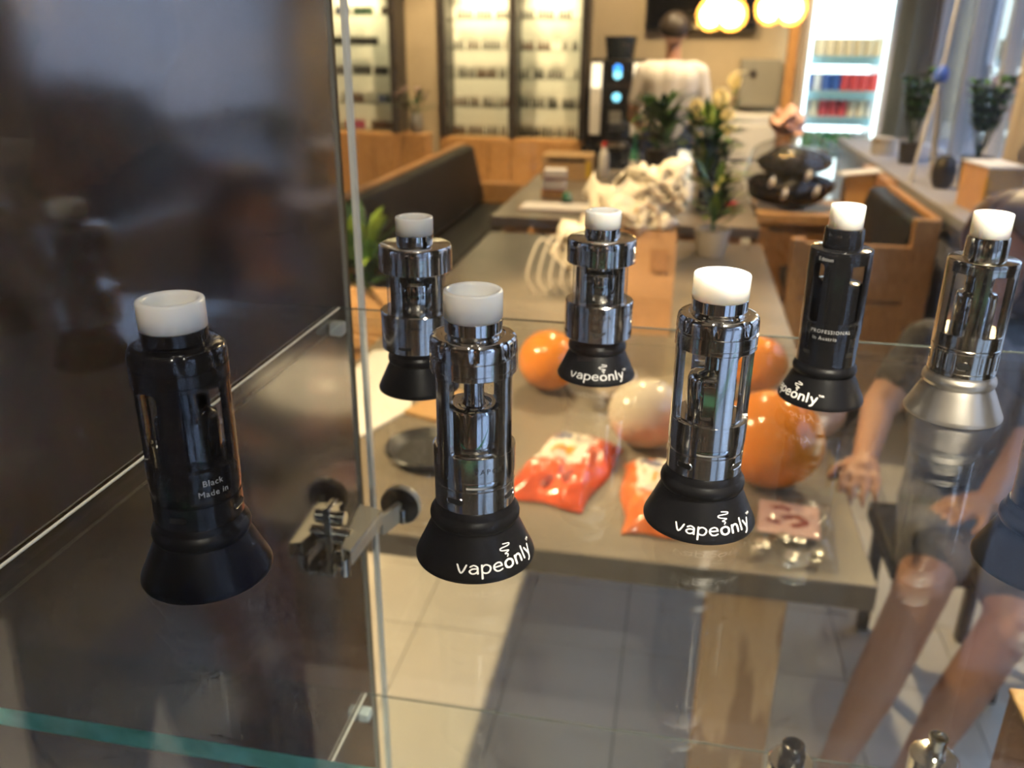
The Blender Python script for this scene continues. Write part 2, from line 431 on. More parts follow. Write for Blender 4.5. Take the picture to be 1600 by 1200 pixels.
# ------------------------------------------------------------------ outside
struct(MB().box(XR+.15, 40, YF-.15, 40, -.16, -.10).build('ground', 'asphalt', smooth=False))
struct(MB().box(-20, 40, -30, YF-.16, -.16, -.02).build('pavement', 'paving', smooth=False))
struct(MB().box(XR+.16, 3.2, YF-.15, .4, -.12, -.02).build('pavement_strip', 'paving', smooth=False))
gw = thing('garage', 'long pale garage wall across the street, mirrored behind the car', 'garage', (9.4, 12.0, -.1))
MB().box(-.15, 6, -9, 16, .2, 4.5).build('wall', 'garage_white', gw, smooth=False); MB().box(-.2, 6, -9, 16, 0, .2).build('plinth', 'facade', gw, smooth=False)
MB().box(-.4, 6.2, -9.3, 16.2, 4.5, 4.7).build('roof', 'dark_frame', gw, smooth=False)
hs = thing('house', 'grey plastered house across the street seen through the shop windows', 'house', (9.0, 22.5, -.1))
MB().box(-6.0, -.3, 0, 6, 0, 9).build('facade', 'facade', hs, smooth=False)
for k in range(2):
    wn = MB().box(-4.8+2.4*k, -3.4+2.4*k, -.05, .05, 1.2, 2.8).build('window', 'frame_white', hs, smooth=False)
    MB().box(-4.7+2.4*k, -3.5+2.4*k, -.06, -.03, 1.3, 2.7).build('pane', 'car_glass', wn, smooth=False)
MB().box(-6.2, -.2, -.3, 6.3, 9, 9.2).build('roof_edge', 'dark_frame', hs, smooth=False)

h2 = thing('house', 'unseen dark house added behind the viewer to block the sky', 'house', (0, -13.0, -.02))  # unseen house, added to keep bright sky out of the front glass
MB().box(-12, 22, -6, 0, 0, 9).build('facade', 'facade', h2, smooth=False)
for k in range(8):
    wn = MB().box(-10.6+3.8*k, -9.2+3.8*k, -.05, .05, 1.2, 2.8).build('window', 'frame_white', h2, smooth=False)
    MB().box(-10.5+3.8*k, -9.3+3.8*k, .03, .06, 1.3, 2.7).build('pane', 'car_glass', wn, smooth=False)
MB().box(-12.3, 22.3, -6.3, .3, 9, 9.3).build('roof_edge', 'dark_frame', h2, smooth=False)
def make_car(loc, rz):
    car = thing('car', 'dark hatchback car parked outside, mirrored in the dark cabinet panel', 'car', loc, rz)
    # side profile along local x (front = +x), extruded in y
    prof = [(-2.0, .35), (-2.05, .75), (-1.95, 1.0), (-1.55, 1.42), (-1.2, 1.50), (.1, 1.50), (.75, 1.02), (1.8, .86), (2.05, .6), (2.0, .35)]
    b = MB(); n = len(prof)
    def prf(wd, sh=1.0): return [Vector((x*(1 if abs(wd) < .8 else .985), wd*(1-.17*max(0, (z-.95)/.55)), z)) for x, z in prof]
    v = prf(-.86)+prf(.86); b._add(v, [tuple(range(n)), tuple(range(2*n-1, n-1, -1))]+[(i, n+i, n+(i+1) % n, (i+1) % n) for i in range(n)])
    b.build('body', 'car_paint', car, sharp=25, bevel=.04)
    MB().box(-1.25, .1, -.66, .66, 1.495, 1.53).build('roof', 'car_roof', car, bevel=.01)
    for sgn in (-1, 1):
        g = MB()
        pts = [(-1.5, 1.03), (-1.3, 1.4), (.05, 1.42), (.55, 1.05)]
        q = [Vector((x, sgn*(.875-.145*max(0, (z-.95)/.55)), z)) for x, z in pts]
        q2 = [Vector((p.x, p.y-sgn*.03, p.z)) for p in q]
        g._add(q+q2, [(0, 1, 2, 3) if sgn > 0 else (3, 2, 1, 0), (4, 5, 6, 7), (0, 1, 5, 4), (1, 2, 6, 5), (2, 3, 7, 6), (3, 0, 4, 7)])
        g.build('side_window', 'car_glass', car, smooth=False)
    rw = MB(); rw._add([Vector(p) for p in [(-1.97, -.68, 1.03), (-1.97, .68, 1.03), (-1.60, .6, 1.40), (-1.60, -.6, 1.40), (-1.93, -.68, 1.02), (-1.93, .68, 1.02), (-1.56, .6, 1.39), (-1.56, -.6, 1.39)]], [(0, 3, 2, 1), (4, 5, 6, 7), (0, 1, 5, 4), (1, 2, 6, 5), (2, 3, 7, 6), (3, 0, 4, 7)])
    rw.build('rear_window', 'car_glass', car, smooth=False)
    for sgn in (-1, 1):
        MB().box(-2.07, -1.93, sgn*.78-.1, sgn*.78+.08, .74, .98).build('tail_light', 'lamp_red', car, bevel=.02)
    for x in (-1.3, 1.3):
        for sgn in (-1, 1):
            Mx = Matrix.Translation((x, sgn*.8, .33)) @ Matrix.Rotation(R(90), 4, 'X')
            wl = MB().lathe([(0, -.1), (.25, -.1), (.32, -.08), (.33, 0), (.32, .08), (.25, .1), (0, .1)], 28, M=Mx).build('wheel', 'rubber', car)
            MB().lathe([(0, -.106), (.2, -.106), (.2, .106), (0, .106)], 20, M=Mx).build('hub_cap', 'grey_plastic', wl)
    MB().box(-2.06, -2.0, -.26, .26, .55, .66).build('licence_plate', 'white_plastic', car, smooth=False)
    return car
make_car((3.30, 3.02, -.1), R(-90))

# ------------------------------------------------------------------ the glass display cabinet
PX = -.1817; SZ = 1.46; LZ = 1.19; CX1 = .74
cab = thing('display_cabinet', 'glass display cabinet with dark mottled side panel and glass back door', 'cabinet', (.28, .28, 0))
def cpart(mb, name, mat, bevel=0, parent=cab, label=None, sharp=35):
    # geometry is given in world coordinates; move it into the cabinet's space
    px = Vector((.28, .28, 0)); mb.v = [tuple(Vector(p)-px) for p in mb.v]
    return mb.build(name, mat, parent, bevel=bevel, label=label, sharp=sharp)
cpart(MB().box(PX-.019, PX, .075, .457, .08, 1.985), 'side_panel', 'dark_laminate', .0008)
cpart(MB().box(CX1, CX1+.019, .075, .457, .08, 1.985), 'side_panel', 'dark_laminate', .0008)
cpart(MB().box(PX-.019, CX1+.019, .075, .457, 1.985, 2.004), 'top_panel', 'dark_laminate', .0008)
cpart(MB().box(PX-.019, CX1+.019, .075, .457, .0, .08), 'plinth', 'dark_laminate')
cpart(MB().box(PX, CX1, .085, .455, .08, .10), 'bottom_panel', 'dark_laminate')
cpart(MB().box(PX+.002, CX1-.002, .088, .093, .10, 1.985), 'front_pane', 'glass_front')
dr = cpart(MB().box(-.1765, CX1-.004, .4595, .4645, .10, 1.98), 'glass_door', 'glass_door')
cpart(MB().box(-.1790, -.1765, .4593, .4647, .10, 1.98), 'polished_edge_glint', 'glass_edge_glint', parent=dr)  # pale strip paints the light that the door edge catches
# cup hinge of the glass door
hz = 1.326
hin = cpart(MB().lathe([(0, 0), (.0118, 0), (.0128, .0006), (.0130, .002), (.0130, .0055), (.0124, .0065)], 40, M=Matrix.Translation((-.157, .4592, hz)) @ Matrix.Rotation(R(90), 4, 'X')), 'hinge_cup', 'cup_rim')
cpart(MB().lathe([(0, .0068), (.0115, .0068), (.0123, .0064), (.0124, .005)], 40, M=Matrix.Translation((-.157, .4592, hz)) @ Matrix.Rotation(R(90), 4, 'X')), 'cup_face', 'black_plastic', parent=hin)
cpart(MB().box(-.1610, -.1520, .4470, .4522, hz-.0095, hz+.0010), 'cup_tongue', 'chrome', .001, parent=hin)
AQ = [(-.1765, .4365), (-.1605, .4320), (-.1630, .3860), (-.1700, .3885)]
am = MB().prism(AQ[::-1], 1.3338, 1.3350)
for (p, q) in ((0, 3), (1, 2)):
    a_, b_ = Vector((*AQ[p], 0)), Vector((*AQ[q], 0)); n_ = Vector((-(b_-a_).y, (b_-a_).x, 0)).normalized()*.0010*(1 if p else -1)
    am.prism([(a_.x, a_.y), (b_.x, b_.y), (b_.x-n_.x, b_.y-n_.y), (a_.x-n_.x, a_.y-n_.y)], 1.3255, 1.3338)
am.prism([(-.1640, .4335), (-.1605, .4320), (-.1545, .4500), (-.1580, .4515)], 1.3175, 1.3305)
arm = cpart(am, 'hinge_arm', 'nickel_satin', .0003)
cpart(MB().prism([(-.1720, .430), (-.1650, .428), (-.1660, .391), (-.1690, .392)], 1.3265, 1.3315), 'arm_insert', 'steel_dark', parent=arm)
cpart(MB().tube([(-.1603, .4322, 1.3352), (-.1628, .3860, 1.3352)], .0005, 8), 'arm_edge', 'chrome', parent=arm)
cpart(MB().tube([(-.1690, .3900, 1.3160), (-.1690, .3900, 1.3270)], .0030, 14), 'arm_screw', 'chrome', parent=arm)
mp = MB().box(PX, PX+.0022, .398, .412, 1.312, 1.352).box(PX, PX+.009, .383, .424, 1.318, 1.3205)
mp.tube([(PX+.0008, .404, 1.3440), (PX+.009, .404, 1.3440)], .004, 16).tube([(PX+.0008, .404, 1.318), (PX+.007, .404, 1.316)], .004, 16)
cpart(mp, 'mounting_plate', 'nickel', .0004)
cpart(MB().tube([(PX, .404, 1.332), (PX+.0125, .404, 1.332)], .0052, 18), 'hinge_screw', 'chrome')
for z, y in ((SZ, .4245), (SZ, .16), (LZ, .4254), (LZ, .16)):
    cpart(MB().box(PX, PX+.0075, y-.0042, y+.0042, z-.0125, z-.0052), 'shelf_peg', 'peg_plastic', .0012)
    cpart(MB().box(CX1-.0075, CX1, y-.0042, y+.0042, z-.0125, z-.0052), 'shelf_peg', 'peg_plastic', .0012)
def shelf(z, label):
    sh = thing('glass_shelf', label, 'glass shelf', (.28, .28, z-.005), group='clear glass shelves of the cabinet')
    x0, x1, y0, y1 = PX+.0012-.28, CX1-.0012-.28, .128-.28, .435-.28
    b = MB(); v = [(x, y, zz) for zz in (0, .005) for y in (y0, y1) for x in (x0, x1)]
    b._add([Vector(p) for p in v], [(0, 2, 3, 1), (4, 5, 7, 6)]); b.build('glass_plate', 'glass_shelf', sh, smooth=False)
    MB()._add([Vector(p) for p in v], [(0, 1, 5, 4)]).build('front_edge', 'glass_edge', sh, smooth=False)
    MB()._add([Vector(p) for p in v], [(2, 6, 7, 3), (0, 4, 6, 2), (1, 3, 7, 5)]).build('side_edge', 'glass_shelf', sh, smooth=False)
    MB().tube([(x0, y0, .0047), (x0, y1, .0047)], .00055, 8).build('ground_edge', 'glass_edge_glint', sh)  # thin pale tube paints the bright line along the shelf edge
    MB().tube([(x0, y1, .0047), (x1, y1, .0047)], .00050, 8).build('ground_edge', 'glass_edge_dim', sh)
    return sh
shelf(SZ, 'upper glass shelf with teal front edge carrying the row of stands')
shelf(LZ, 'lower glass shelf under the row of stands')
# small downlight under the cabinet top
pk = thing('cabinet_downlight', 'small round downlight under the cabinet top', 'lamp', (.155, .135, 1.985))
MB().lathe([(0, 0), (.028, 0), (.030, -.002), (.030, -.012), (.024, -.013)], 32, flip=True).build('housing', 'steel_dark', pk)
MB().lathe([(0, -.0125), (.022, -.0125)], 24, flip=True).build('lens', 'led', pk)
light('SPOT', 'downlight_beam', (.155, .135, 1.968), 60, (1, .86, .66), .022, pk, (.105, .285, SZ), spot=42, blend=.45)

# ------------------------------------------------------------------ stroke lettering
def strokes_2d(polys, width, n=5):
    """rounded flat strokes: list of (points, width scale) -> list of (verts2d, faces)"""
    V2 = []; F2 = []
    for pts, ws in polys:
        P = smooth_pts([(p[0], p[1], 0) for p in pts], n) if len(pts) > 2 else [Vector((*pts[0], 0)).lerp(Vector((*pts[1], 0)), k/6) for k in range(7)]
        h = width*ws/2; o = len(V2); m = len(P)
        for i in range(m):
            t = (P[min(i+1, m-1)]-P[max(i-1, 0)]); t.normalize(); nn = Vector((-t.y, t.x, 0))
            V2 += [(P[i]+nn*h), (P[i]-nn*h)]
        for i in range(m-1): F2.append((o+2*i, o+2*i+1, o+2*i+3, o+2*i+2))
        for end, sgn in ((0, -1), (m-1, 1)):
            t = (P[min(end+1, m-1)]-P[max(end-1, 0)]); t.normalize(); nn = Vector((-t.y, t.x, 0))
            o2 = len(V2); V2.append(P[end].copy())
            for k in range(7):
                a = -PI/2+PI*k/6; V2.append(P[end]+h*(sgn*t*math.cos(a)+nn*math.sin(a)))
            for k in range(6): F2.append((o2, o2+1+k, o2+2+k) if sgn < 0 else (o2, o2+2+k, o2+1+k))
    return V2, F2
GL = {
 'v': (1.02, [([(0, 1), (.42, .02), (.86, 1)], 1)]),
 'a': (.98, [([(.08, .82), (.4, 1.0), (.72, .78), (.74, .4), (.76, 0)], 1), ([(.73, .58), (.3, .58), (.02, .3), (.22, .02), (.52, .05), (.74, .28)], 1)]),
 'p': (1.02, [([(.04, 1.0), (.04, -.62)], 1), ([(.04, .72), (.36, 1.0), (.74, .82), (.82, .46), (.6, .06), (.28, .02), (.04, .2)], 1)]),
 'e': (1.02, [([(.04, .52), (.4, .54), (.8, .56)], 1), ([(.8, .56), (.7, .9), (.4, 1.0), (.08, .8), (0, .42), (.2, .06), (.5, 0), (.78, .14)], 1)]),
 'o': (1.06, [([(.42, 1), (.1, .82), (.02, .5), (.12, .14), (.42, 0), (.74, .16), (.84, .5), (.74, .84), (.42, 1)], 1.35)]),
 'n': (.98, [([(.06, 1.0), (.06, 0)], 1.35), ([(.06, .62), (.22, .94), (.5, 1.0), (.70, .76), (.72, 0)], 1.35)]),
 'l': (.42, [([(.1, 1.55), (.1, 0)], 1.35)]),
 'y': (.9, [([(.02, 1.0), (.4, .05)], 1.35), ([(.8, 1.0), (.46, .1), (.28, -.4), (.06, -.62)], 1.35)]),
}
def logo_polys():
    out = []; x = 0
    for i, ch in enumerate('vapeonly'):
        adv, st = GL[ch]
        for pts, ws in st: out.append(([(x+p[0], p[1]) for p in pts], ws))
        if i == 4: xo = x+.42
        x += adv+.12
    wd = x-.12
    # swirl above the o
    sw = [(xo+.02, 1.35), (xo+.14, 1.6), (xo-.18, 1.78), (xo+.35, 2.0), (xo-.5, 2.25), (xo-.55, 2.55), (xo+.45, 2.62), (xo+.55, 2.85), (xo-.2, 3.0)]
    out.append((sw, .8))
    # tiny tm
    out += [([(wd+.05, 1.55), (wd+.35, 1.55)], .4), ([(wd+.2, 1.55), (wd+.2, 1.25)], .4), ([(wd+.42, 1.25), (wd+.48, 1.55), (wd+.56, 1.3), (wd+.66, 1.55), (wd+.72, 1.25)], .4)]
    return [([(p[0]-wd/2, p[1]) for p in pts], ws) for pts, ws in out], wd
LOGO, LOGO_W = logo_polys()
# stand profile in mm
STAND = [(0, 0), (16.6, 0), (17.2, .35), (17.3, 1.0), (16.9, 2.0), (15.0, 6.0), (13.4, 9.6), (12.45, 11.6), (12.15, 12.2), (12.35, 12.6), (12.75, 13.2), (12.85, 14.2), (12.6, 15.2), (11.9, 16.0), (11.6, 16.6), (11.3, 18.3), (10.9, 18.7), (8.0, 18.7), (8.0, 12), (0, 12)]
def cone_r(z):  # outer cone radius (mm) at height z
    P = STAND[3:8]
    for (r0, z0), (r1, z1) in zip(P, P[1:]):
        if z <= z1: return r0+(r1-r0)*(z-z0)/(z1-z0)
    return P[-1][0]
stand_me = MB().lathe([(r*MM, z*MM) for r, z in STAND], 72).mesh('body', 40)
def logo_mesh(mat):
    xh = 2.45  # mm
    V2, F2 = strokes_2d(LOGO, .17)
    b = MB(); v = []
    for p in V2:
        z = 3.2+p.y*xh*.84; r = cone_r(z)+.06; a = p.x*xh*1.13/14.2
        v.append(Vector((r*math.cos(a), r*math.sin(a), z))*MM)
    b._add(v, F2); return b
logo_me = logo_mesh(0).mesh('lettering', 60); 
def facing(x, y): return math.atan2(CAM.y-y, CAM.x-x)
def make_stand(x, y, z, az, mat, label, letter, sc=1.0):
    st = thing('display_stand', label, 'display stand', (x, y, z), facing(x, y)+R(az), 'cone stands in the cabinet')
    me = stand_me.copy(); me.materials.clear(); me.materials.append(MATS[mat])
    o = bpy.data.objects.new('body', me); C.objects.link(o); o.parent = st
    if letter:
        lm = logo_me.copy(); lm.materials.append(MATS[letter]); t = bpy.data.objects.new('lettering', lm); C.objects.link(t); t.parent = st
        t['label'] = 'white lettering vapeonly with a smoke swirl'
    st.scale = (sc, sc, sc)
    return st

# ------------------------------------------------------------------ tanks
def text_on_cyl(txt, size, r, z, az, mat, parent, name='engraved_lettering', label=None, stretch=1.0):
    cu = bpy.data.curves.new('t', 'FONT'); cu.body = txt; cu.size = size; cu.align_x = 'CENTER'; cu.resolution_u = 2; cu.space_character = stretch
    ob = bpy.data.objects.new('t', cu); C.objects.link(ob)
    dg = bpy.context.evaluated_depsgraph_get(); me = bpy.data.meshes.new_from_object(ob.evaluated_get(dg))
    bpy.data.objects.remove(ob); bpy.data.curves.remove(cu)
    for v in me.vertices:
        a = az+v.co.x/r; zz = z+v.co.y
        v.co = ((r+.00004)*math.cos(a), (r+.00004)*math.sin(a), zz)
    me.name = name; me.materials.clear(); me.materials.append(MATS[mat]); o = bpy.data.objects.new(name, me); C.objects.link(o); o.parent = parent
    if label: o['label'] = label
    return o
def cyl(prof, **k): return MB().lathe([(r*MM, z*MM) for r, z in prof], k.pop('seg', 80), **k)
def pillar(az, hw, r0, r1, z0, z1, fil=1.6):
    """one upright of the cage, flared at both ends so the windows get round corners"""
    b = MB(); nz = 12; na = 6; v = []
    zs = [z0+fil*(1-math.cos(PI/2*k/4)) for k in range(5)]+[z1-fil*(1-math.cos(PI/2*k/4)) for k in range(4, -1, -1)]
    for z in zs:
        d = min(z-z0, z1-z); ex = 0 if d >= fil else fil-math.sqrt(max(0, fil**2-(fil-d)**2))
        h = hw+ex/r1
        for rr in (r1, r0):
            for k in range(na+1):
                a = az-h+2*h*k/na; v.append(Vector((rr*math.cos(a), rr*math.sin(a), z))*MM)
    n = na+1; f = []
    for i in range(len(zs)-1):
        o = i*2*n; p = o+2*n
        for k in range(na):
            f.append((o+k, o+k+1, p+k+1, p+k)); f.append((o+n+k+1, o+n+k, p+n+k, p+n+k+1))
        f.append((o+n, o, p, p+n)); f.append((o+na, o+n+na, p+n+na, p+na))
    return b._add(v, f)
def slot(az, hw, r, z0, z1):
    """a dark recessed airflow slot with round ends, as a thin curved plate"""
    b = MB(); v = []; n = 16; zc = (z0+z1)/2; h = (z1-z0)/2
    for k in range(n+1):
        t = -1+2*k/n; a = az+hw*t; L = hw*r; x = abs(t)*L; e = h if x <= L-h else math.sqrt(max(0, h*h-(x-(L-h))**2))
        for zz in (zc-e, zc+e): v.append(Vector(((r+.03)*math.cos(a), (r+.03)*math.sin(a), zz))*MM)
    return b._add(v, [(2*k, 2*k+2, 2*k+3, 2*k+1) for k in range(n)])
def rim(az, hw, r, z0, z1):
    pts = []; zc = (z0+z1)/2; h = (z1-z0)/2; hwm = hw-h/r
    for k in range(9): a = -PI/2+PI*k/8; pts.append((az+hwm+h*math.cos(a)/r, zc+h*math.sin(a)))
    for k in range(9): a = PI/2+PI*k/8; pts.append((az-hwm+h*math.cos(a)/r, zc+h*math.sin(a)))
    pts.append(pts[0])
    return MB().tube([Vector(((r+.03)*math.cos(a), (r+.03)*math.sin(a), z))*MM for a, z in pts], .16*MM, 6, False)

def drip_tip(parent, r0, r1, z0, z1, rin, mat='white_tip', funnel=0):
    e = .7; r1 = r0+.02
    p = [(r0*.8, z0), (r0-.2, z0), (r0, z0+.2), (r1, z1-e), (r1-.25*e, z1-.3*e), (r1-e, z1), (rin+e*.8+funnel, z1), (rin+e*.2+funnel, z1-.3*e), (rin+funnel*.6, z1-e), (rin, z1-e-funnel*1.2-.2), (rin-.3, z0+2.0), (0, z0+1.6)]
    return cyl(p).build('drip_tip', mat, parent, sharp=50)
TANK_BASE = 17.5
def tank_a(x, y, z, az, label, mat='steel', mat_in='chrome', r=11.4, pil=(22, 112, 202, 292), tip=(7.95, 8.15, 71.7, 79, 5.0, 1.2), chamber='round', group=None, sc=1.0, text=None):
    t = thing('vape_tank', label, 'vape tank', (x, y, z), facing(x, y)+R(az), 'vape tanks on the upper shelf')
    rr = r-.15
    br = cyl([(0, 18.2), (rr-.7, 18.2), (rr, 18.7), (rr, 25.2), (rr-.5, 25.35), (rr-.5, 25.95), (rr, 26.1), (rr+.05, 28.2), (rr+.2, 28.35), (rr+.2, 35.4), (rr-.2, 35.6), (r-1.6, 35.6), (r-1.6, 36.0), (0, 36.0)]).build('base_ring', mat, t, sharp=28)
    for a in (-30, 60, 150, 240):
        s_ = slot(R(a), .21, rr, 21.4, 23.0).build('airflow_slot', 'slot_dark', br)
        rim(R(a), .225, rr, 21.25, 23.15).build('slot_rim', mat, br)
    # bright adjusting window in the ring
    MB().lathe([((rr+.04)*MM, 26.35*MM), ((rr+.12)*MM, 26.5*MM), ((rr+.12)*MM, 27.9*MM), ((rr+.04)*MM, 28.1*MM)], 14, a0=R(-12), a1=R(38)).build('adjusting_band', 'chrome' if mat == 'steel' else mat, br)
    for a in pil: pillar(R(a), .235, r-1.5, r, 35.4, 57.6).build('cage_pillar', mat, t, sharp=30)
    cyl([(r-1.0, 35.2), (r-1.0, 58.2)]).build('glass_tube', 'glass_tube', t)
    # top ring with flutes around its upper edge
    R1 = r+.35
    def flute(rv, zv, a):
        if zv < 63.4*MM or rv < (R1-3.0)*MM: return rv
        q = (a/(2*PI/8)) % 1.0; d = min(q, 1-q)*(2*PI/8)*R1
        return rv-(.55*MM*math.cos(min(1, d/.95)*PI/2) if d < .95 else 0)
    tr = cyl([(r-1.6, 57.4), (R1-.3, 57.4), (R1, 57.7), (R1, 58.8), (R1-.25, 58.9), (R1-.25, 59.1), (R1, 59.2), (R1, 62.1), (R1-.5, 62.25), (R1-.5, 62.85), (R1, 63.0), (R1-.02, 64.2), (R1-.05, 65.6), (R1-.25, 66.5), (R1-.8, 67.2), (R1-1.7, 67.5), (8.6, 67.5), (8.3, 67.3), (0, 67.3)], seg=128, rf=flute).build('top_ring', mat, t, sharp=32)
    cyl([(tip[0]-.9, 67.0), (tip[0]-.75, 68.2), (tip[0]-.1, 68.4), (tip[0]-.05, 71.6), (tip[0]-.4, 71.9), (0, 71.9)]).build('neck_ring', mat if mat != 'steel' else 'chrome', t)
    drip_tip(t, *tip[:5], funnel=tip[5])
    # inside: chamber and chimney
    if chamber == 'round':
        ch = cyl([(0, 36), (7.6, 36), (8.1, 36.6), (8.1, 46.6), (7.8, 47.4), (7.0, 47.8), (5.2, 47.8), (4.2, 47.2), (3.2, 47.4), (2.75, 48.6), (2.7, 57.6)]).build('chamber', mat_in, t)
    else:
        ch = cyl([(0, 36), (6.9, 36), (7.1, 36.4), (7.1, 47.0), (6.6, 48.4), (5.0, 49.6), (3.0, 50.0), (2.6, 50.4), (2.5, 57.6)]).build('chamber', mat_in, t)
        MB().box(.0060, .0075, -.0022, .0022, .0372, .0470).build('chamber_window', 'chrome', ch, bevel=.0004)
    if text:
        for (txt, size, zz, a, m, st) in text: text_on_cyl(txt, size, (rr+.2)*MM, zz*MM, R(a), m, br, stretch=st)
    t.scale = (sc, sc, sc)
    return t
def tank_b(x, y, z, az, label, r=14.7, pil=(42, 138, 222, 318), text=None, emblem=False):
    t = thing('vape_tank', label, 'vape tank', (x, y, z), facing(x, y)+R(az), 'vape tanks on the upper shelf')
    br = cyl([(0, 18.6), (r-.6, 18.6), (r-.05, 19.1), (r-.05, 26.6), (r-.25, 26.7), (r-.25, 27.0), (r-.05, 27.1), (r-.05, 28.9), (r-.22, 29.0), (r, 29.2), (r, 31.5), (r-.15, 31.6), (r, 31.7), (r, 34.6), (r-.4, 35.1), (r-2.6, 35.1), (0, 35.3)]).build('base_ring', 'steel', t, sharp=28)
    for a in (-72, 72, 160, 200) if emblem else (-22, 68, 158, 248):
        slot(R(a), .19, r-.05, 21.2, 22.5).build('airflow_slot', 'slot_dark', br)
    for a in pil: pillar(R(a), .2, r-3.3, r-2.0, 35.0, 51.8, 1.4).build('cage_pillar', 'steel', t, sharp=30)
    cyl([(r-2.9, 34.8), (r-2.9, 52.4)]).build('glass_tube', 'glass_tube', t)
    tr = cyl([(r-3.6, 51.6), (r-.5, 51.6), (r-.05, 52.0), (r-.05, 53.6), (r-.2, 53.7), (r-.05, 53.8), (r-.05, 57.2), (r-.2, 57.3), (r-.05, 57.4), (r-.05, 58.6), (r-.2, 58.7), (r-.05, 58.8), (r-.1, 61.2), (r-.5, 62.0), (r-1.3, 62.4), (0, 62.4)]).build('top_ring', 'steel', t, sharp=28)
    for k in range(8):
        MB().tube([Vector(((r-.25)*math.cos(a), (r-.25)*math.sin(a), zz))*MM for a in (R(20+45*k),) for zz in (59.0, 61.6)], .42*MM, 8).build('grip_notch', 'chrome', tr)
    cyl([(7.0, 62.2), (7.45, 62.6), (7.5, 66.2), (7.1, 66.5), (0, 66.5)]).build('neck_ring', 'chrome', t)
    drip_tip(t, 7.6, 7.75, 66.3, 73.4, 5.6)
    ch = cyl([(0, 35.2), (8.0, 35.2), (8.7, 36.4), (8.7, 46.2), (8.3, 47.0), (7.6, 47.4), (5.4, 47.6), (4.6, 48.2), (4.4, 51.8)]).build('chamber', 'chrome', t)
    if text:
        for (txt, size, zz, a, m, st) in text: text_on_cyl(txt, size, r*MM, zz*MM, R(a), m, br, stretch=st)
    if emblem:
        P = []
        for s in (-1, 1):
            P += [([(s*.5, 0), (s*1.6, .25), (s*3.4, .9)], 1.3), ([(s*.5, -.3), (s*1.7, -.2), (s*2.9, .3)], 1.1), ([(s*.45, -.6), (s*1.4, -.6), (s*2.2, -.3)], 1)]
        P += [([(0, .6), (-.5, 0), (0, -.6), (.5, 0), (0, .6)], 1), ([(-1.5, -1.35), (1.5, -1.35)], .9), ([(-.9, 1.5), (.9, 1.5)], .9), ([(-3.4, 2.0), (3.4, 2.0)], .35), ([(-3.4, -1.9), (-3.4, 2.0)], .35), ([(3.4, -1.9), (3.4, 2.0)], .35)]
        V2, F2 = strokes_2d(P, .34)
        b = MB(); b._add([Vector(((r+.0)*math.cos(p.x/r), (r+.0)*math.sin(p.x/r), 23.4+p.y))*MM for p in V2], F2)
        b.build('winged_emblem', 'engrave_dark', br, label='dark winged emblem')
    return t
def tank_c(x, y, z, az, label, mat, r=12.0, hw=.4, tipr=6.5, detail=None, text=None, mat_in=None, zneck=64.2, pil=None):
    t = thing('vape_tank', label, 'vape tank', (x, y, z), facing(x, y)+R(az), 'vape tanks on the upper shelf')
    if detail == 'silver':
        prof = [(0, 18.0), (r-.6, 18.0), (r-.2, 18.5), (r-.2, 20.0), (r-.35, 20.2), (r-.35, 28.0), (r-.1, 28.3), (r-.1, 29.4), (r-.3, 29.6), (r-.1, 29.9), (r, 35.0), (r-.3, 35.3), (0, 35.3)]
    else:
        prof = [(0, 16.4), (r-.8, 16.4), (r-.4, 16.8), (r-.4, 25.0), (r-.55, 25.1), (r-.4, 25.3), (r-.3, 29.6), (r-.5, 29.8), (r-.1, 30.0), (r, 35.0), (r-.3, 35.3), (0, 35.3)]
    br = cyl(prof).build('base_ring', mat, t, sharp=28)
    if detail == 'silver':
        for k in range(4):
            slot(R(-4+90*k), .2, r-.3, 22.3, 24.9).build('airflow_slot', 'slot_dark', br); rim(R(-4+90*k), .22, r-.3, 22.0, 25.2).build('slot_rim', 'chrome', br)
        for k in range(24):
            a = 15*k-4
            if min(abs(a % 90), 90-abs(a % 90)) < 18: continue
            MB().tube([Vector(((r-.3)*math.cos(R(a)), (r-.3)*math.sin(R(a)), zz))*MM for zz in (20.8, 27.4)], .32*MM, 8).build('grip_rib', mat, br)
    else:
        for k in range(4): slot(R(52+90*k), .16, r-.4, 21.5, 23.4).build('airflow_slot', 'slot_dark', br)
    for a_, h_ in (pil or [(90*k, hw) for k in range(4)]): pillar(R(a_), h_, r-1.2, r, 35.0, 59.2, 1.8).build('cage_pillar', mat, t, sharp=30)
    cyl([(r-.9, 34.8), (r-.9, 59.6)]).build('glass_tube', 'glass_tube', t)
    cyl([(r-1.8, 59.0), (r-.2, 59.0), (r, 59.2), (r, 61.0), (r-.15, 61.1), (r, 61.2), (r+.05, zneck-.9), (r-.2, zneck-.3), (r-.8, zneck), (0, zneck)]).build('top_ring', mat, t, sharp=28)
    cyl([(7.6, zneck-.3), (7.7, zneck+.4), (7.6, 71.2), (7.3, 72.0), (6.2, 72.2), (0, 72.0)]).build('neck_ring', mat, t)
    drip_tip(t, tipr, tipr+.05, 71.6, 81.0, 2.6, funnel=.4)
    cr_ = 7.4 if detail else r-2.2
    cyl([(0, 35.4), (cr_, 35.4), (cr_, 49.0), (cr_-.6, 50.2), (cr_-2, 50.6), (5.0, 51.0), (5.0, 59.4)], seg=40).build('chamber', mat_in or mat, t)
    if text:
        for (txt, size, zz, a, m, st) in text: text_on_cyl(txt, size, (r+.06)*MM, zz*MM, R(a), m, br, stretch=st)
    return t

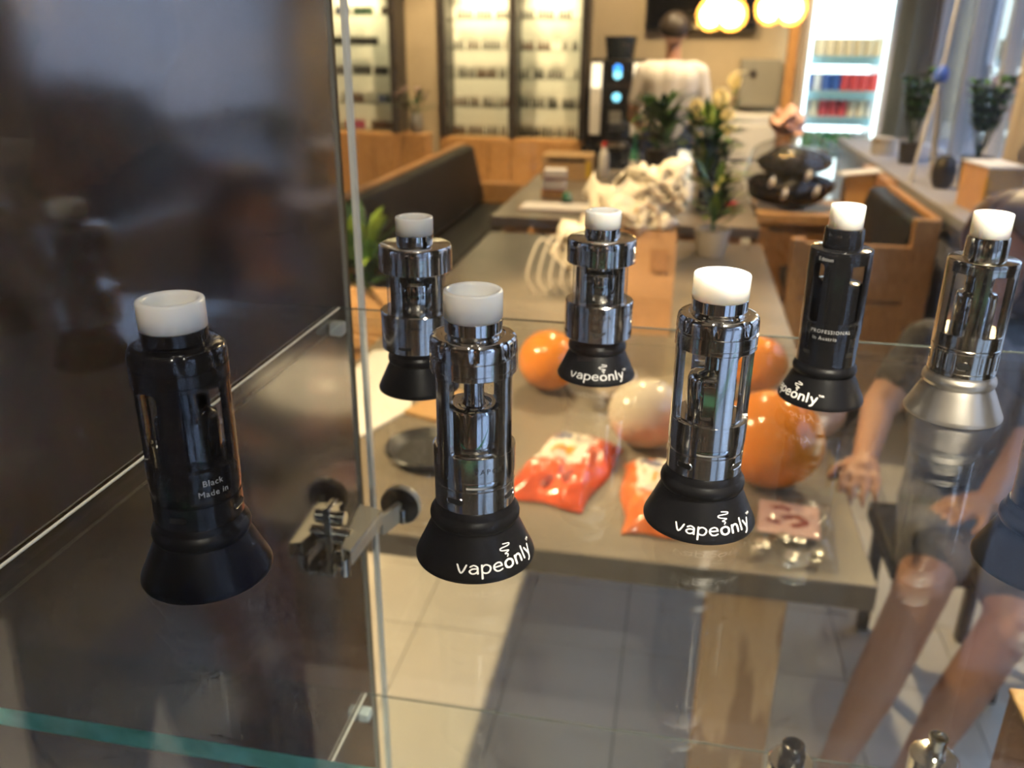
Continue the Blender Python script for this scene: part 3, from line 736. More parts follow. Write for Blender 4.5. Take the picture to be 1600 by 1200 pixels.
V3 = (.0139, .2446); V2_ = (-.0505, .2112); B2 = (-.0304, .3627); B1 = (-.1035, .3321); LF = (-.1224, .1874); BK = (.0651, .3556); SI = (.116, .3506); CR = (.1105, .2370)
make_stand(*V3, SZ, 22, 'black_satin', 'black cone stand with lettering under the steel tank whose tip is brightly lit', 'letter_white')
make_stand(*V2_, SZ, 27, 'black_satin', 'black cone stand with lettering under the steel tank nearest the hinge', 'letter_white')
make_stand(*B2, SZ, 3, 'black_satin', 'black cone stand with dim lettering in front of the first orange balloon', 'letter_grey')
make_stand(*B1, SZ, 170, 'black_satin', 'black cone stand half hidden behind another tank, no lettering showing', 'letter_grey')
make_stand(*LF, SZ, 175, 'black_satin', 'black cone stand close to the dark side panel at the left', 'letter_grey', 1.03)
make_stand(*BK, SZ, -48, 'black_satin', 'black cone stand under the glossy black tank, lettering turned to the left', 'letter_white')
make_stand(*SI, SZ, 175, 'silver_satin', 'silver cone stand under the shiny silver tank', None, 1.07)
make_stand(*CR, SZ, 180, 'black_satin', 'black cone stand cut off by the right edge of the picture', 'letter_grey', 1.05)
tank_a(*V3, SZ, 0, 'steel vape tank with glass window and brightly lit white drip tip', text=[('mini', .0026, 31.0, -14, 'engrave_dark', 1.2)], chamber='dome', tip=(8.0, 8.2, 71.7, 79, 5.2, 1.4))
tank_a(*V2_, SZ, 0, 'steel vape tank with wide open white drip tip, nearest the hinge', pil=(48, 132, 228, 312), tip=(7.8, 7.95, 71.9, 79.5, 6.4, 0.3), text=[('VAPOR', .0022, 31.0, 20, 'engrave_dark', 1.3)])
tank_a(*LF, SZ, 0, 'black vape tank with white drip tip against the dark side panel', mat='black_metal', mat_in='black_gloss', r=11.9, pil=(-20, 70, 160, 250), tip=(8.3, 8.5, 71.7, 79.2, 6.3, .3), text=[('Black', .0024, 31.6, 20, 'letter_grey', 1.1), ('Made in', .0024, 28.6, 20, 'letter_grey', 1.1)])
tank_b(*B1, SZ, 0, 'wide steel vape tank with greyish drip tip behind another tank', r=15.0, text=[('mini', .0022, 30.0, -2, 'engrave_dark', 1.2)])
tank_b(*B2, SZ, 0, 'wide steel vape tank with a winged emblem on its base ring', text=[('VAPOR', .0026, 29.6, 2, 'engrave_dark', 1.35), ('GIANT', .0026, 29.6, 52, 'engrave_dark', 1.35)], emblem=True)
tank_c(*BK, SZ, -4, 'slim glossy black vape tank with narrow windows and white tip', 'black_gloss', pil=[(2, .42), (92, .50), (180, .4), (-90, .76)], text=[('PROFESSIONAL', .0021, 31.6, 6, 'letter_grey', 1.15), ('in Austria', .0021, 28.8, -4, 'letter_grey', 1.15), ('Edition', .0022, 60.4, -22, 'letter_grey', 1.0)])
tank_c(*SI, SZ, 7, 'slim shiny silver vape tank with tall windows and glowing white tip', 'nickel', r=12.75, hw=.19, tipr=6.95, detail='silver', mat_in='chrome', zneck=63.8, pil=[(0, .20), (88, .56), (180, .20), (-85, .56)])
tank_c(*CR, SZ, 20, 'black vape tank cut off by the right edge of the picture', 'black_metal', r=11.6)

# things on the lower shelf
t = thing('vape_tank', 'tank on the lower shelf with a black drip tip over a silver ring', 'vape tank', (.0772, .3517, LZ), 0, 'tanks on the lower shelf')
cyl([(0, 0), (11.5, 0), (11.8, .4), (11.8, 60), (11.2, 60.6), (11.0, 74.2), (10.4, 75.0), (6, 75.2), (0, 75.2)]).build('body', 'nickel', t)
cyl([(5.6, 75), (6.4, 76.5), (6.5, 80), (5.6, 85.6), (5.0, 86.2), (4.0, 86.0), (3.6, 84), (3.2, 77), (0, 77)]).build('drip_tip', 'black_gloss', t)
t = thing('vape_tank', 'silver tank on the lower shelf with a narrow open metal tube on top', 'vape tank', (.1498, .372, LZ), 0, 'tanks on the lower shelf')
cyl([(0, 0), (11.5, 0), (11.8, .4), (11.8, 72.0), (11.3, 72.6), (10.6, 72.8), (0, 72.8)]).build('body', 'nickel', t)
cyl([(5.2, 72.6), (5.2, 73.6), (4.3, 74.2), (4.3, 84.4), (4.7, 84.9), (4.6, 85.5), (4.1, 85.5), (3.7, 84.9), (3.6, 75), (0, 75)]).build('metal_tube', 'nickel', t)
bx = thing('wooden_block', 'reddish wooden block standing on the lower shelf at the right edge', 'wooden block', (.222, .385, LZ))
MB().box(-.030, .030, -.022, .022, 0, .092).build('block_body', 'red_wood', bx, bevel=.002)
MB().box(-.0305, .0305, -.0225, .0225, .0900, .0935).build('block_top', 'oak_light', bx, bevel=.001)

# ------------------------------------------------------------------ front table and what lies on it
TZ = .75; TY0 = 1.31
ft = thing('long_table', 'long dark stone-topped table with oak plank legs near the cabinet', 'table', (-.24, 2.6, 0), group='shop tables')
MB().box(-.62, .62, TY0-2.6, 1.36, TZ-.05, TZ).build('tabletop', 'table_top', ft, bevel=.003)
for x in (.345, -.485):
    for y in (TY0-2.6+.03, 1.25): MB().box(x, x+.14, y, y+.06, 0, TZ-.05).build('leg', 'ash_grain', ft, bevel=.003)
for y in (1.265,): MB().box(-.345, .345, y, y+.03, .55, .70).build('apron', 'oak', ft, bevel=.002)

def balloon(x, y, r, mat, label, tilt=(0, 0), squash=1.12):
    t = thing('balloon', label, 'balloon', (x, y, TZ+r*1.0), 0, 'balloons on the long table')
    M_ = Matrix.Rotation(tilt[0], 3, 'X') @ Matrix.Rotation(tilt[1], 3, 'Y')
    pr = []
    for k in range(25):
        th = PI*k/24; rr = r*math.sin(th); zz = r*squash*math.cos(th)
        if zz < 0: rr *= (1-.10*(zz/(r*squash))**2); zz *= 1.12
        pr.append((max(rr, .0015), zz))
    b = MB().lathe(pr[::-1], 36); zmin = min((M_ @ Vector(p)).z for p in b.v)
    b.v = [tuple(M_ @ Vector(p)) for p in b.v]; b.build('skin', mat, t, sharp=80)
    kn = MB().lathe([(.002, -r*squash*1.12), (.004, -r*squash*1.12-.006), (.009, -r*squash*1.12-.014), (.001, -r*squash*1.12-.013)], 14)
    zmin = min(zmin, min((M_ @ Vector(p)).z for p in kn.v))
    kn.v = [tuple(M_ @ Vector(p)) for p in kn.v]; kn.build('knot', mat, t)
    t.location.z = TZ-zmin
balloon(-.296, 2.07, .078, 'balloon_orange', 'orange balloon at the left behind the lettered stand', (R(75), R(20)), 1.1)
balloon(-.033, 1.78, .078, 'balloon_pearl', 'pearly cream balloon between the two snack packs and the tank', (R(70), R(-60)))
balloon(.222, 1.65, .100, 'balloon_orange', 'largest orange balloon, right of the brightly lit tank', (R(80), R(40)), 1.06)
balloon(.236, 2.17, .072, 'balloon_orange', 'smaller orange balloon behind the largest orange one', (R(80), R(-30)))
balloon(.335, 1.90, .074, 'balloon_pearl', 'pearly cream balloon at the right table edge', (R(70), R(30)), 1.05)
balloon(-.115, 2.02, .05, 'balloon_pearl', 'small cream balloon under the winged-emblem tank', (R(80), R(80)))

def pillow(w, h, th, seed, wr=.012):
    rnd = random.Random(seed); ph = [rnd.uniform(0, 6.28) for _ in range(12)]
    def z(u, v):
        e = max(0, (1-(2*u-1)**4)*(1-(2*v-1)**4))**.6
        n = sum(math.sin(ph[k]+(3+k)*u*2.2*(1 if k % 2 else -1)+(4+k)*v*1.9) for k in range(6))/6
        n2 = abs(math.sin(ph[7]+9*u+5*v))*.6+abs(math.sin(ph[8]-6*u+11*v))*.6
        return e*(th+wr*n+wr*.7*n2)
    return z
def crease(u, v, seed):
    return .0045*abs(math.sin(17*u+9*v+seed))+.004*abs(math.sin(-13*u+21*v+2*seed))+.003*abs(math.sin(31*u+5*v+seed*3))
def snack_pack(x, y, rz, w, h, mat, seed, label, lab):
    t = thing('snack_pack', label, 'snack pack', (x, y, TZ+.002), rz, 'red snack packs on the long table')
    z0_ = pillow(w, h, .030, seed, .008)
    def z(u, v): return z0_(u, v)+crease(u, v, seed)*min(1, 6*u*(1-u))*min(1, 6*v*(1-v))
    b = MB(); N = 44
    def edge(u, v): return .005*math.sin(9*u+seed)*(4*(v-.5)**2)
    b.grid(lambda u, v: Vector(((u-.5)*w+edge(v, u), (v-.5)*h+edge(u, v), z(u, v)+.002)), N, N)
    b.grid(lambda u, v: Vector(((.5-u)*w+edge(v, 1-u), (v-.5)*h+edge(1-u, v), 0)), N, N)
    b.build('bag', mat, t, sharp=60)
    u0, u1, v0, v1 = lab
    lb = MB().grid(lambda u, v: Vector(((u0+(u1-u0)*u-.5)*w, (v0+(v1-v0)*v-.5)*h, z(u0+(u1-u0)*u, v0+(v1-v0)*v)+.003)), 24, 24).build('paper_label', 'label_paper', t, sharp=60)
    def on(px, py, up=.0048):
        u, v = u0+(u1-u0)*px, v0+(v1-v0)*py; return Vector(((u-.5)*w, (v-.5)*h, z(u, v)+up))
    V2, F2 = strokes_2d([([(.3, .25), (.34, .42), (.42, .45), (.46, .25)], 1), ([(.46, .25), (.5, .42), (.58, .45), (.62, .25)], 1), ([(.66, .3), (.72, .42), (.7, .25)], .8)], .09)
    MB()._add([on(p.x, p.y) for p in V2], F2).build('orange_mark', 'label_orange', lb, smooth=False)
    V2, F2 = strokes_2d([([(.12, .82), (.3, .86), (.42, .78)], 1.6), ([(.15, .72), (.28, .70)], 1.2)], .09)
    MB()._add([on(p.x, p.y) for p in V2], F2).build('printed_picture', 'label_blue', lb, smooth=False)
    V2, F2 = strokes_2d([([(.55, .82-.07*k), (.9-.04*(k % 2), .82-.07*k)], .22) for k in range(4)]+[([(.12, .1), (.85, .1)], .2)], .09)
    MB()._add([on(p.x, p.y) for p in V2], F2).build('printed_lines', 'grey_plastic', lb, smooth=False)
    for k in range(5):
        rnd = random.Random(seed*10+k); u, v = rnd.uniform(.45, .85), rnd.uniform(.12, .4)
        MB().sphere(((u-.5)*w, (v-.5)*h, z(u, v)-.006), (.016, .022, .012), 14, 10).build('dried_piece', 'plum', t)
snack_pack(-.185, 1.615, R(-12), .165, .30, 'snack_red', 3, 'red snack pack with a white label lying left of the other pack', (.1, .72, .38, .86))
snack_pack(.018, 1.535, R(4), .165, .28, 'snack_orange', 6, 'orange-red snack pack with a square label beside the lit tank', (.16, .84, .36, .84))
# clear pouch with a pink card
t = thing('clear_pouch', 'crumpled clear plastic pouch with a pink card inside near the table edge', 'pouch', (.247, 1.455, TZ+.002), R(-6))
z = pillow(.17, .24, .022, 5, .010)
MB().grid(lambda u, v: Vector(((u-.5)*.17, (v-.5)*.24, z(u, v)+.003)), 24, 24).build('plastic_film', 'clear_plastic', t, sharp=80)
cd = MB().box(-.055, .055, -.03, .09, .012, .0135).build('card', 'label_pink', t, smooth=False)
V2, F2 = strokes_2d([([(-.03, .065), (-.01, .07), (.0, .062)], 1), ([(-.01, .03), (.015, .04), (.03, .02), (.01, .005)], 1.3), ([(-.035, .015), (-.02, .01)], 1.2)], .012)
MB()._add([Vector((p.x, p.y, .0140)) for p in V2], F2).build('printed_mark', 'plum', cd, smooth=False)
for k in range(9):
    a = random.uniform(0, 6.28)
    MB().lathe([(0, .0), (.011, 0), (.0112, .001), (.0112, .0018), (.0105, .002), (0, .002)], 18, c=(random.uniform(-.06, .065), random.uniform(-.10, -.04), .003+.0022*k)).build('coin', 'coin', t)
# white paper sheet, dark dish standing in for a black shadow, and plank at the left end of the table
tag(MB().prism([(-.145, -.26), (.02, -.19), (.085, -.02), (-.02, .42), (-.145, .36)], 0, .004).build('paper_sheet', 'paper_white'), 'large cream paper sheet on the table beside the cabinet panel', 'paper', loc=(-.69, 1.88, TZ))
t = thing('shadow_dish', 'round dark dish in place of a black shadow on the table below the half hidden stand', 'shadow_dish', (-.49, 1.63, TZ+.005))
MB().lathe([(0, .004), (.075, .004), (.092, .018), (.095, .018), (.080, 0), (0, 0)], 40, flip=True).build('shadow_dish_body', 'pot_dark', t)
MB().lathe([(.092, .018), (.096, .021), (.099, .018), (.095, .016)], 40).build('shadow_dish_rim', 'black_plastic', t)
tag(MB().box(-.05, .05, -.09, .09, 0, .012).build('wooden_board', 'oak_light', bevel=.003), 'small orange-toned wooden board beside the cream paper', 'board', loc=(-.535, 1.90, TZ), rz=R(-20))

# kraft paper bag with crumpled tissue
kb = thing('paper_bag', 'tall brown kraft paper bag filled with cream tissue', 'paper bag', (-.090, 2.62, TZ))
b = MB(); 
for (x0, x1, y0, y1) in ((-.095, .095, -.05, .05),):
    v = [Vector((x*(1 if z < .3 else .97), y*(1 if z < .2 else .7), z)) for z in (0, .12, .24, .32) for (x, y) in ((x0, y0), (x1, y0), (x1, y1), (x0, y1))]
    f = [(0, 3, 2, 1)]+[(4*i+k, 4*i+(k+1) % 4, 4*i+4+(k+1) % 4, 4*i+4+k) for i in range(3) for k in range(4)]
    b._add(v, f)
b.build('bag_body', 'kraft', kb, smooth=False)
MB().box(.02, .075, -.0515, -.0505, .20, .27).build('printed_patch', 'kraft_dark', kb, smooth=False)
for s in (-1, 1): MB().tube(smooth_pts([(-.04, s*.036, .30), (-.035, s*.05, .37), (0, s*.06, .40), (.035, s*.05, .37), (.04, s*.036, .30)]), .003, 6).build('bag_handle', 'kraft', kb)
def crumple(c, rad, n, seed, mat, name, parent):
    rnd = random.Random(seed); b = MB()
    for k in range(n):
        p = Vector((rnd.gauss(0, .42)*rad[0], rnd.gauss(0, .42)*rad[1], rnd.uniform(-.6, 1)*rad[2]))
        def rn(): return rnd.uniform(.45, 1)
        a = rnd.uniform(.022, .05)
        M_ = Matrix.Rotation(rnd.uniform(0, 6.28), 3, Vector((rnd.uniform(-1, 1), rnd.uniform(-1, 1), rnd.uniform(-1, 1))).normalized())
        ph = [rnd.uniform(0, 6.28) for _ in range(4)]
        def fn(u, v, p=p, a=a, M_=M_, ph=ph): return Vector(c)+p+M_ @ Vector(((u-.5)*2.4*a, (v-.5)*2.4*a, a*.5*math.sin(ph[0]+5*u)+a*.4*math.sin(ph[1]+6*v+3*u)))
        b.grid(fn, 5, 5)
        
    o = b.build(name, mat, parent, sharp=180); m = o.modifiers.new('thick', 'SOLIDIFY'); m.thickness = .0012
    return o
crumple((-.03, 0, .37), (.14, .06, .07), 34, 4, 'tissue', 'tissue_paper', kb)
crumple((.05, .02, .45), (.05, .04, .05), 10, 9, 'tissue', 'tissue_paper', kb)
# tissue bundle further back to the left of the bag
t = thing('tissue_bundle', 'loose heap of sheer cream ribbon and tissue beside the kraft bag', 'ribbon', (-.28, 3.05, TZ))
crumple((0, 0, .135), (.15, .10, .09), 36, 12, 'tissue', 'ribbon_heap', t)
for k in range(7):
    x = -.13+.04*k; MB().tube(smooth_pts([(x, -.05, .15), (x-.05, -.12, .20+.01*k), (x-.09, -.14, .08), (x-.07, -.1, .004)]), .004, 6).build('ribbon_loop', 'tissue', t)

def foliage(name, parent, n, spread, h0, h1, width, mats, seed, lean=.5, lmin=.08, lmax=.16, origin=(0, 0, 0)):
    rnd = random.Random(seed); out = []
    for k in range(n):
        a = rnd.uniform(0, 6.28); q = rnd.random()**.6; z = rnd.uniform(h0, h1)
        base = Vector(origin)+Vector((math.cos(a)*spread*.25*q, math.sin(a)*spread*.25*q, z))
        L = rnd.uniform(lmin, lmax); el = rnd.uniform(-.1, 1.1)
        tip = base+Vector((math.cos(a)*math.cos(el)*L, math.sin(a)*math.cos(el)*L, math.sin(el)*L))*(1)
        MB().leaf(base, tip, width*rnd.uniform(.7, 1.2), rnd.uniform(-.05, .2)).build(name, rnd.choice(mats), parent, sharp=80)
# potted plant on the front table
t = thing('potted_plant', 'small green plant in a pale round pot at the far end of the table', 'plant', (.150, 3.70, TZ))
MB().lathe([(0, 0), (.052, 0), (.056, .006), (.074, .10), (.076, .112), (.068, .112), (.064, .10), (0, .09)], 32).build('pot', 'pot_pale', t)
MB().lathe([(0, .098), (.064, .095)], 24).build('soil', 'soil', t)
for k in range(7): MB().tube(smooth_pts([(0, 0, .09), (.012*math.cos(k), .012*math.sin(k), .17), (.035*math.cos(k*.9), .035*math.sin(k*.9), .27)]), .003, 6).build('stem', 'leaf', t)
foliage('leaf', t, 46, .16, .12, .30, .035, ['leaf', 'leaf', 'leaf_dark', 'leaf_light'], 21)
# planter box with greenery at the left of the table, behind the side panel
t = thing('planter_box', 'low oak planter box full of green leaves behind the cabinet edge', 'planter', (-.93, 2.78, .66))
tag(MB().box(-.17, .17, -.17, .17, 0, .66).box(-.19, .19, -.19, .19, .62, .66).build('plant_pedestal', 'oak', bevel=.004), 'oak pedestal under the planter box beside the long table', 'pedestal', loc=(-1.06, 2.80, 0))
t.location = (-1.06, 2.80, .66)
for (x0, x1, y0, y1) in ((-.16, .16, -.16, -.14), (-.16, .16, .14, .16), (-.16, -.14, -.14, .14), (.14, .16, -.14, .14)): MB().box(x0, x1, y0, y1, 0, .16).build('side_board', 'oak_light', t, bevel=.002)
MB().box(-.14, .14, -.14, .14, 0, .13).build('soil', 'soil', t, smooth=False)
foliage('leaf', t, 60, .30, .13, .30, .05, ['leaf', 'leaf', 'leaf_light', 'leaf_dark'], 33, lmin=.10, lmax=.2)

# ------------------------------------------------------------------ second table
t2 = thing('long_table', 'farther dark-topped table behind the long one, with a stack of boxes on it', 'table', (-.28, 5.25, 0), group='shop tables')
MB().box(-.66, .68, -.93, .93, TZ-.05, TZ).build('tabletop', 'table_top', t2, bevel=.003)
for x in (-.60, .48):
    for y in (-.86, .78): MB().box(x, x+.12, y, y+.07, 0, TZ-.05).build('leg', 'oak', t2, bevel=.003)
MB().box(-.45, .45, -.84, -.80, .56, .70).build('apron', 'oak', t2, bevel=.002)
# stool between the tables
st = thing('stool', 'low oak stool between the two tables', 'stool', (-.52, 4.10, 0))
MB().box(-.19, .19, -.10, .10, .60, .65).build('seat', 'oak', st, bevel=.004)
for x in (-.16, .13):
    for y in (-.085, .055): MB().box(x, x+.03, y, y+.03, 0, .60).build('leg', 'oak', st, bevel=.002)
# things on the second table
t = thing('leaflet_pile', 'pile of white leaflets with red edge on the second table', 'leaflets', (-.62, 4.62, TZ))
for k in range(3): MB().box(-.22+.01*k, .22-.012*k, -.10, .10, .004*k, .004*k+.0035).build('leaflet', ('red_wood', 'paper_white', 'paper_white')[k], t, smooth=False)
for k, (zz, lab) in enumerate(((0, 'lower'), (.062, 'upper'))):
    b_ = thing('white_box', '%s of the two small white boxes stacked on the second table' % lab, 'box', (-.70+.004*k, 4.95, TZ+.062*0+zz+.045), R(4*k), 'stacked white boxes')
    MB().box(-.062, .062, -.05, .05, 0, .055).build('carton', 'paper_white', b_, bevel=.006)
    MB().box(-.063, .063, -.051, .051, -.0005+.001, .010).build('red_band', 'plum', b_, smooth=False)
tag(MB().box(-.07, .07, -.06, .06, 0, .045).build('wooden_block', 'oak_light', bevel=.003), 'small pale wooden riser under the stacked white boxes', 'block', loc=(-.70, 4.95, TZ))
t = thing('glass_dome', 'small dark green snow globe with a bright glint on the second table', 'glass dome', (-.60, 4.74, TZ+.012))
MB().lathe([(0, 0), (.032, 0), (.034, .004), (.028, .014), (0, .016)], 24).build('base', 'black_plastic', t)
MB().lathe([(.027*math.cos(R(a)), .016+.03*math.sin(R(a))+.012) for a in range(-20, 91, 10)], 24).build('dome', 'green_plastic', t)
MB().sphere((.012, -.020, .040), .010, 12, 8).build('glint_ball', 'chrome', t)  # chrome ball stands in for the glint on the dome
t = thing('cardboard_box', 'brown cardboard box with a dark slot and yellow tape on the second table', 'box', (-.72, 5.72, TZ))
MB().box(-.16, .16, -.11, .11, 0, .155).build('carton', 'carton', t, bevel=.003)
MB().box(-.12, .12, -.1115, -.1105, .115, .135).build('dark_slot', 'slot_dark', t, smooth=False)
MB().box(.125, .155, -.1115, -.1105, .02, .12).build('tape_strip', 'yellow', t, smooth=False)
t = thing('bottle', 'clear bottle with a red cap beside the cardboard box', 'bottle', (-.50, 5.80, TZ))
MB().lathe([(0, 0), (.030, 0), (.033, .006), (.033, .13), (.025, .16), (.013, .185), (.013, .20)], 24).build('bottle_body', 'white_plastic', t)
MB().lathe([(.015, .195), (.0155, .2), (.0155, .222), (.014, .225), (0, .225)], 20).build('cap', 'red_plastic', t)
t = thing('bottle', 'slim green bottle with a pale label near the coffee machine', 'bottle', (-.30, 5.78, TZ))
MB().lathe([(0, 0), (.026, 0), (.029, .006), (.029, .14), (.02, .18), (.012, .21), (.012, .28), (.014, .285), (.013, .295), (0, .295)], 24).build('bottle_body', 'green_plastic', t)
MB().lathe([(.0296, .04), (.0296, .12)], 24).build('bottle_label', 'white_plastic', t)
# lily plant in a dark vase
t = thing('lily_plant', 'tall green plant with cream lily blooms in a dark vase', 'plant', (.135, 4.72, TZ))
MB().lathe([(0, 0), (.045, 0), (.048, .005), (.040, .08), (.048, .18), (.058, .21), (.052, .21), (.040, .17), (0, .16)], 28).build('vase', 'pot_dark', t)
for k in range(6): MB().tube(smooth_pts([(0, 0, .15), (.02*math.cos(k*1.1), .02*math.sin(k*1.1), .35), (.07*math.cos(k*1.1), .05*math.sin(k*1.1), .56)]), .004, 6).build('stem', 'leaf', t)
foliage('leaf', t, 170, .26, .14, .48, .036, ['leaf', 'leaf', 'leaf_dark', 'leaf', 'leaf_light'], 5, lmin=.09, lmax=.19)
for (x, y, z_, tz, s) in ((-.085, -.02, .50, .10, 1), (-.06, -.04, .42, .09, .9), (.035, -.02, .53, .13, 1.2), (.10, 0, .62, .12, 1.0), (.075, -.04, .47, .08, 1), (.085, -.05, .41, .06, 1.1)):
    f_ = MB().tube([(x, y, z_-.03), (x, y, z_)], .006, 8).build('bloom', 'leaf_light', t)
    for k in range(5):
        a = 2*PI*k/5; MB().leaf((x, y, z_-.01), (x+.026*s*math.cos(a)+(.03 if x > .09 else 0), y+.026*s*math.sin(a), z_+tz*.75), .078*s, .20).build('petal', 'petal', f_)
# leafy plant in a dark pot in front of the shop assistant
t = thing('potted_plant', 'leafy green plant in a dark pot in front of the person in white', 'plant', (-.13, 5.72, TZ))
MB().lathe([(0, 0), (.08, 0), (.085, .01), (.10, .18), (.10, .20), (.09, .20), (0, .18)], 28).build('pot', 'pot_dark', t)
foliage('leaf', t, 90, .26, .20, .46, .05, ['leaf', 'leaf_dark', 'leaf'], 11, lmin=.12, lmax=.24)
t = thing('lamp_tube', 'short glowing cylindrical paper lamp on a white foot on the second table', 'lamp', (.020, 5.62, TZ))
MB().lathe([(0, 0), (.075, 0), (.078, .006), (.06, .014), (0, .016)], 24).build('foot', 'white_plastic', t)
MB().lathe([(.040, .014), (.042, .02), (.042, .20), (.040, .205), (0, .205)], 24).build('shade', 'machine_light', t)
tag(MB().lathe([(0, 0), (.04, 0), (.048, .01), (.05, .03), (.046, .04), (0, .045)], 24).build('red_bowl', 'red_plastic'), 'small round red bowl right of the dark vase', 'bowl', loc=(.262, 4.80, TZ))

# ------------------------------------------------------------------ benches
def bench(name, label, x_back, x_front, y0, y1, zb, sgn, end_back):
    t = thing(name, label, 'bench', ((x_back+x_front)/2, (y0+y1)/2, 0), group='leather benches')
    cx, cy = (x_back+x_front)/2, (y0+y1)/2; h = (y1-y0)/2
    def L(x): return x-cx
    xb, xf = L(x_back), L(x_front)
    b = MB(); d = (xf-xb)
    MB().box(min(xb+.1*sgn, xf), max(xb+.1*sgn, xf), -h, h, .40, .48).build('seat_cushion', 'leather', t, bevel=.02)
    MB().box(min(xb, xf-.02*sgn), max(xb, xf-.02*sgn), -h, h, .06, .40).build('seat_base', 'oak_long', t, bevel=.004)
    # leaning backrest
    q = [(xb-.02*sgn, zb), (xb+.055*sgn, zb-.01), (xb+.14*sgn, .50), (xb+.05*sgn, .48)]
    v = [Vector((x, y, z)) for y in (-h, h) for x, z in q]
    MB()._add(v, [(0, 1, 2, 3), (7, 6, 5, 4), (0, 4, 5, 1), (1, 5, 6, 2), (2, 6, 7, 3), (3, 7, 4, 0)]).build('backrest', 'leather', t, bevel=.015)
    q = [(xb-.055*sgn, zb+.012), (xb-.02*sgn, zb+.012), (xb+.05*sgn, .40), (xb+.012*sgn, .40)]
    v = [Vector((x, y, z)) for y in (-h, h) for x, z in q]
    MB()._add(v, [(0, 1, 2, 3), (7, 6, 5, 4), (0, 4, 5, 1), (1, 5, 6, 2), (2, 6, 7, 3), (3, 7, 4, 0)]).build('back_board', 'oak_long', t, bevel=.004)
    return t, cx, cy
tb, cx, cy = bench('leather_bench', 'long dark leather bench with oak base along the left of the tables', -1.53, -1.14, 3.90, 6.22, .885, 1, True)
MB().box(-1.60-cx, -1.12-cx, 6.22-cy, 6.26-cy, 0, .62).build('end_board', 'oak', tb, bevel=.004)
tr_, cx, cy = bench('leather_bench', 'dark leather bench with copper-toned wooden frame under the window ledge', 1.01, .56, 3.78, 4.74, .915, -1, True)
MB().box(.95-cx, 1.05-cx, 3.73-cy, 3.775-cy, .40, .93).build('end_post', 'oak', tr_, bevel=.004)
for k in range(3): MB().box(.50-cx, 1.05-cx, 3.735-cy, 3.765-cy, .09+.245*k, .325+.245*k).build('end_plank', 'oak', tr_, bevel=.005)
MB().box(.48-cx, .535-cx, 3.72-cy, 3.775-cy, 0, .83).build('end_post', 'oak', tr_, bevel=.004)
# side table at the far end of the right bench, carrying the plastic bags
t = thing('side_table', 'oak side table at the far end of the right bench', 'table', (.64, 5.02, 0))
MB().box(-.22, .42, -.20, .30, .68, .735).build('tabletop', 'oak_light', t, bevel=.004)
MB().box(-.15, .33, -.165, -.145, .05, .675).build('front_panel', 'oak', t, bevel=.003)
for x in (-.20, .34):
    for y in (-.19, .24): MB().box(x, x+.05, y, y+.05, 0, .68).build('leg', 'oak', t, bevel=.003)
def lump(rad, seed, nz=.12, seg=24, rings=16):
    rnd = random.Random(seed); ph = [rnd.uniform(0, 6.28) for _ in range(9)]
    b = MB().sphere((0, 0, 0), rad, seg, rings)
    out = []
    for p in b.v:
        d = Vector(p); k = 1+nz*(math.sin(ph[0]+d.x*30)+math.sin(ph[1]+d.y*34+d.x*11)+math.sin(ph[2]+d.z*38+d.x*17))/3*1.6
        out.append(tuple(d*k))
    b.v = out; return b
def on_floor(b, z=0):
    m = min(p[2] for p in b.v); b.v = [(p[0], p[1], p[2]-m+z) for p in b.v]; return b
tag(MB().box(-.03, .03, -.34, .34, .0, .13).build('wooden_rail', 'oak_long', bevel=.004), 'copper-toned wooden rail fixed along the edge of the window ledge', 'rail', loc=(1.068, 5.12, .80))
t = thing('plastic_bag', 'clear plastic bag stuffed with black clothing on the side table', 'plastic bag', (.60, 5.0, .737))
on_floor(lump((.22, .14, .10), 3), .004).build('black_bundle', 'bag_black', t, sharp=80)
b = on_floor(lump((.19, .13, .085), 5), .165); b.build('black_bundle', 'bag_black', t, sharp=80)
on_floor(lump((.25, .17, .20), 8, .06), 0).build('plastic_film', 'clear_plastic', t, sharp=80)
for k, (x, z_) in enumerate(((-.06, .10), (.05, .20), (-.13, .16), (.10, .12))):
    MB().leaf((x, -.165, z_-.03), (x+.02, -.17, z_+.035), .03, .3, up=Vector((0, -1, .2))).build('crinkle', 'paper_white', t)
t = thing('paper_wad', 'crumpled pinkish paper lying on top of the plastic bag', 'paper', (.545, 4.97, 1.155))
crumple((0, 0, .035), (.07, .05, .035), 12, 31, 'pink_paper', 'crumpled_sheet', t)
t = thing('carton', 'opened pale carton on the side table beside the plastic bag', 'box', (.962, 5.10, .737))
MB().box(-.07, .07, -.08, .08, 0, .19).build('carton_body', 'carton', t, smooth=False)
MB().box(-.09, .13, -.10, .06, .192, .198, M=Matrix.Rotation(R(-8), 4, 'Y')).build('flap', 'paper_white', t, smooth=False)

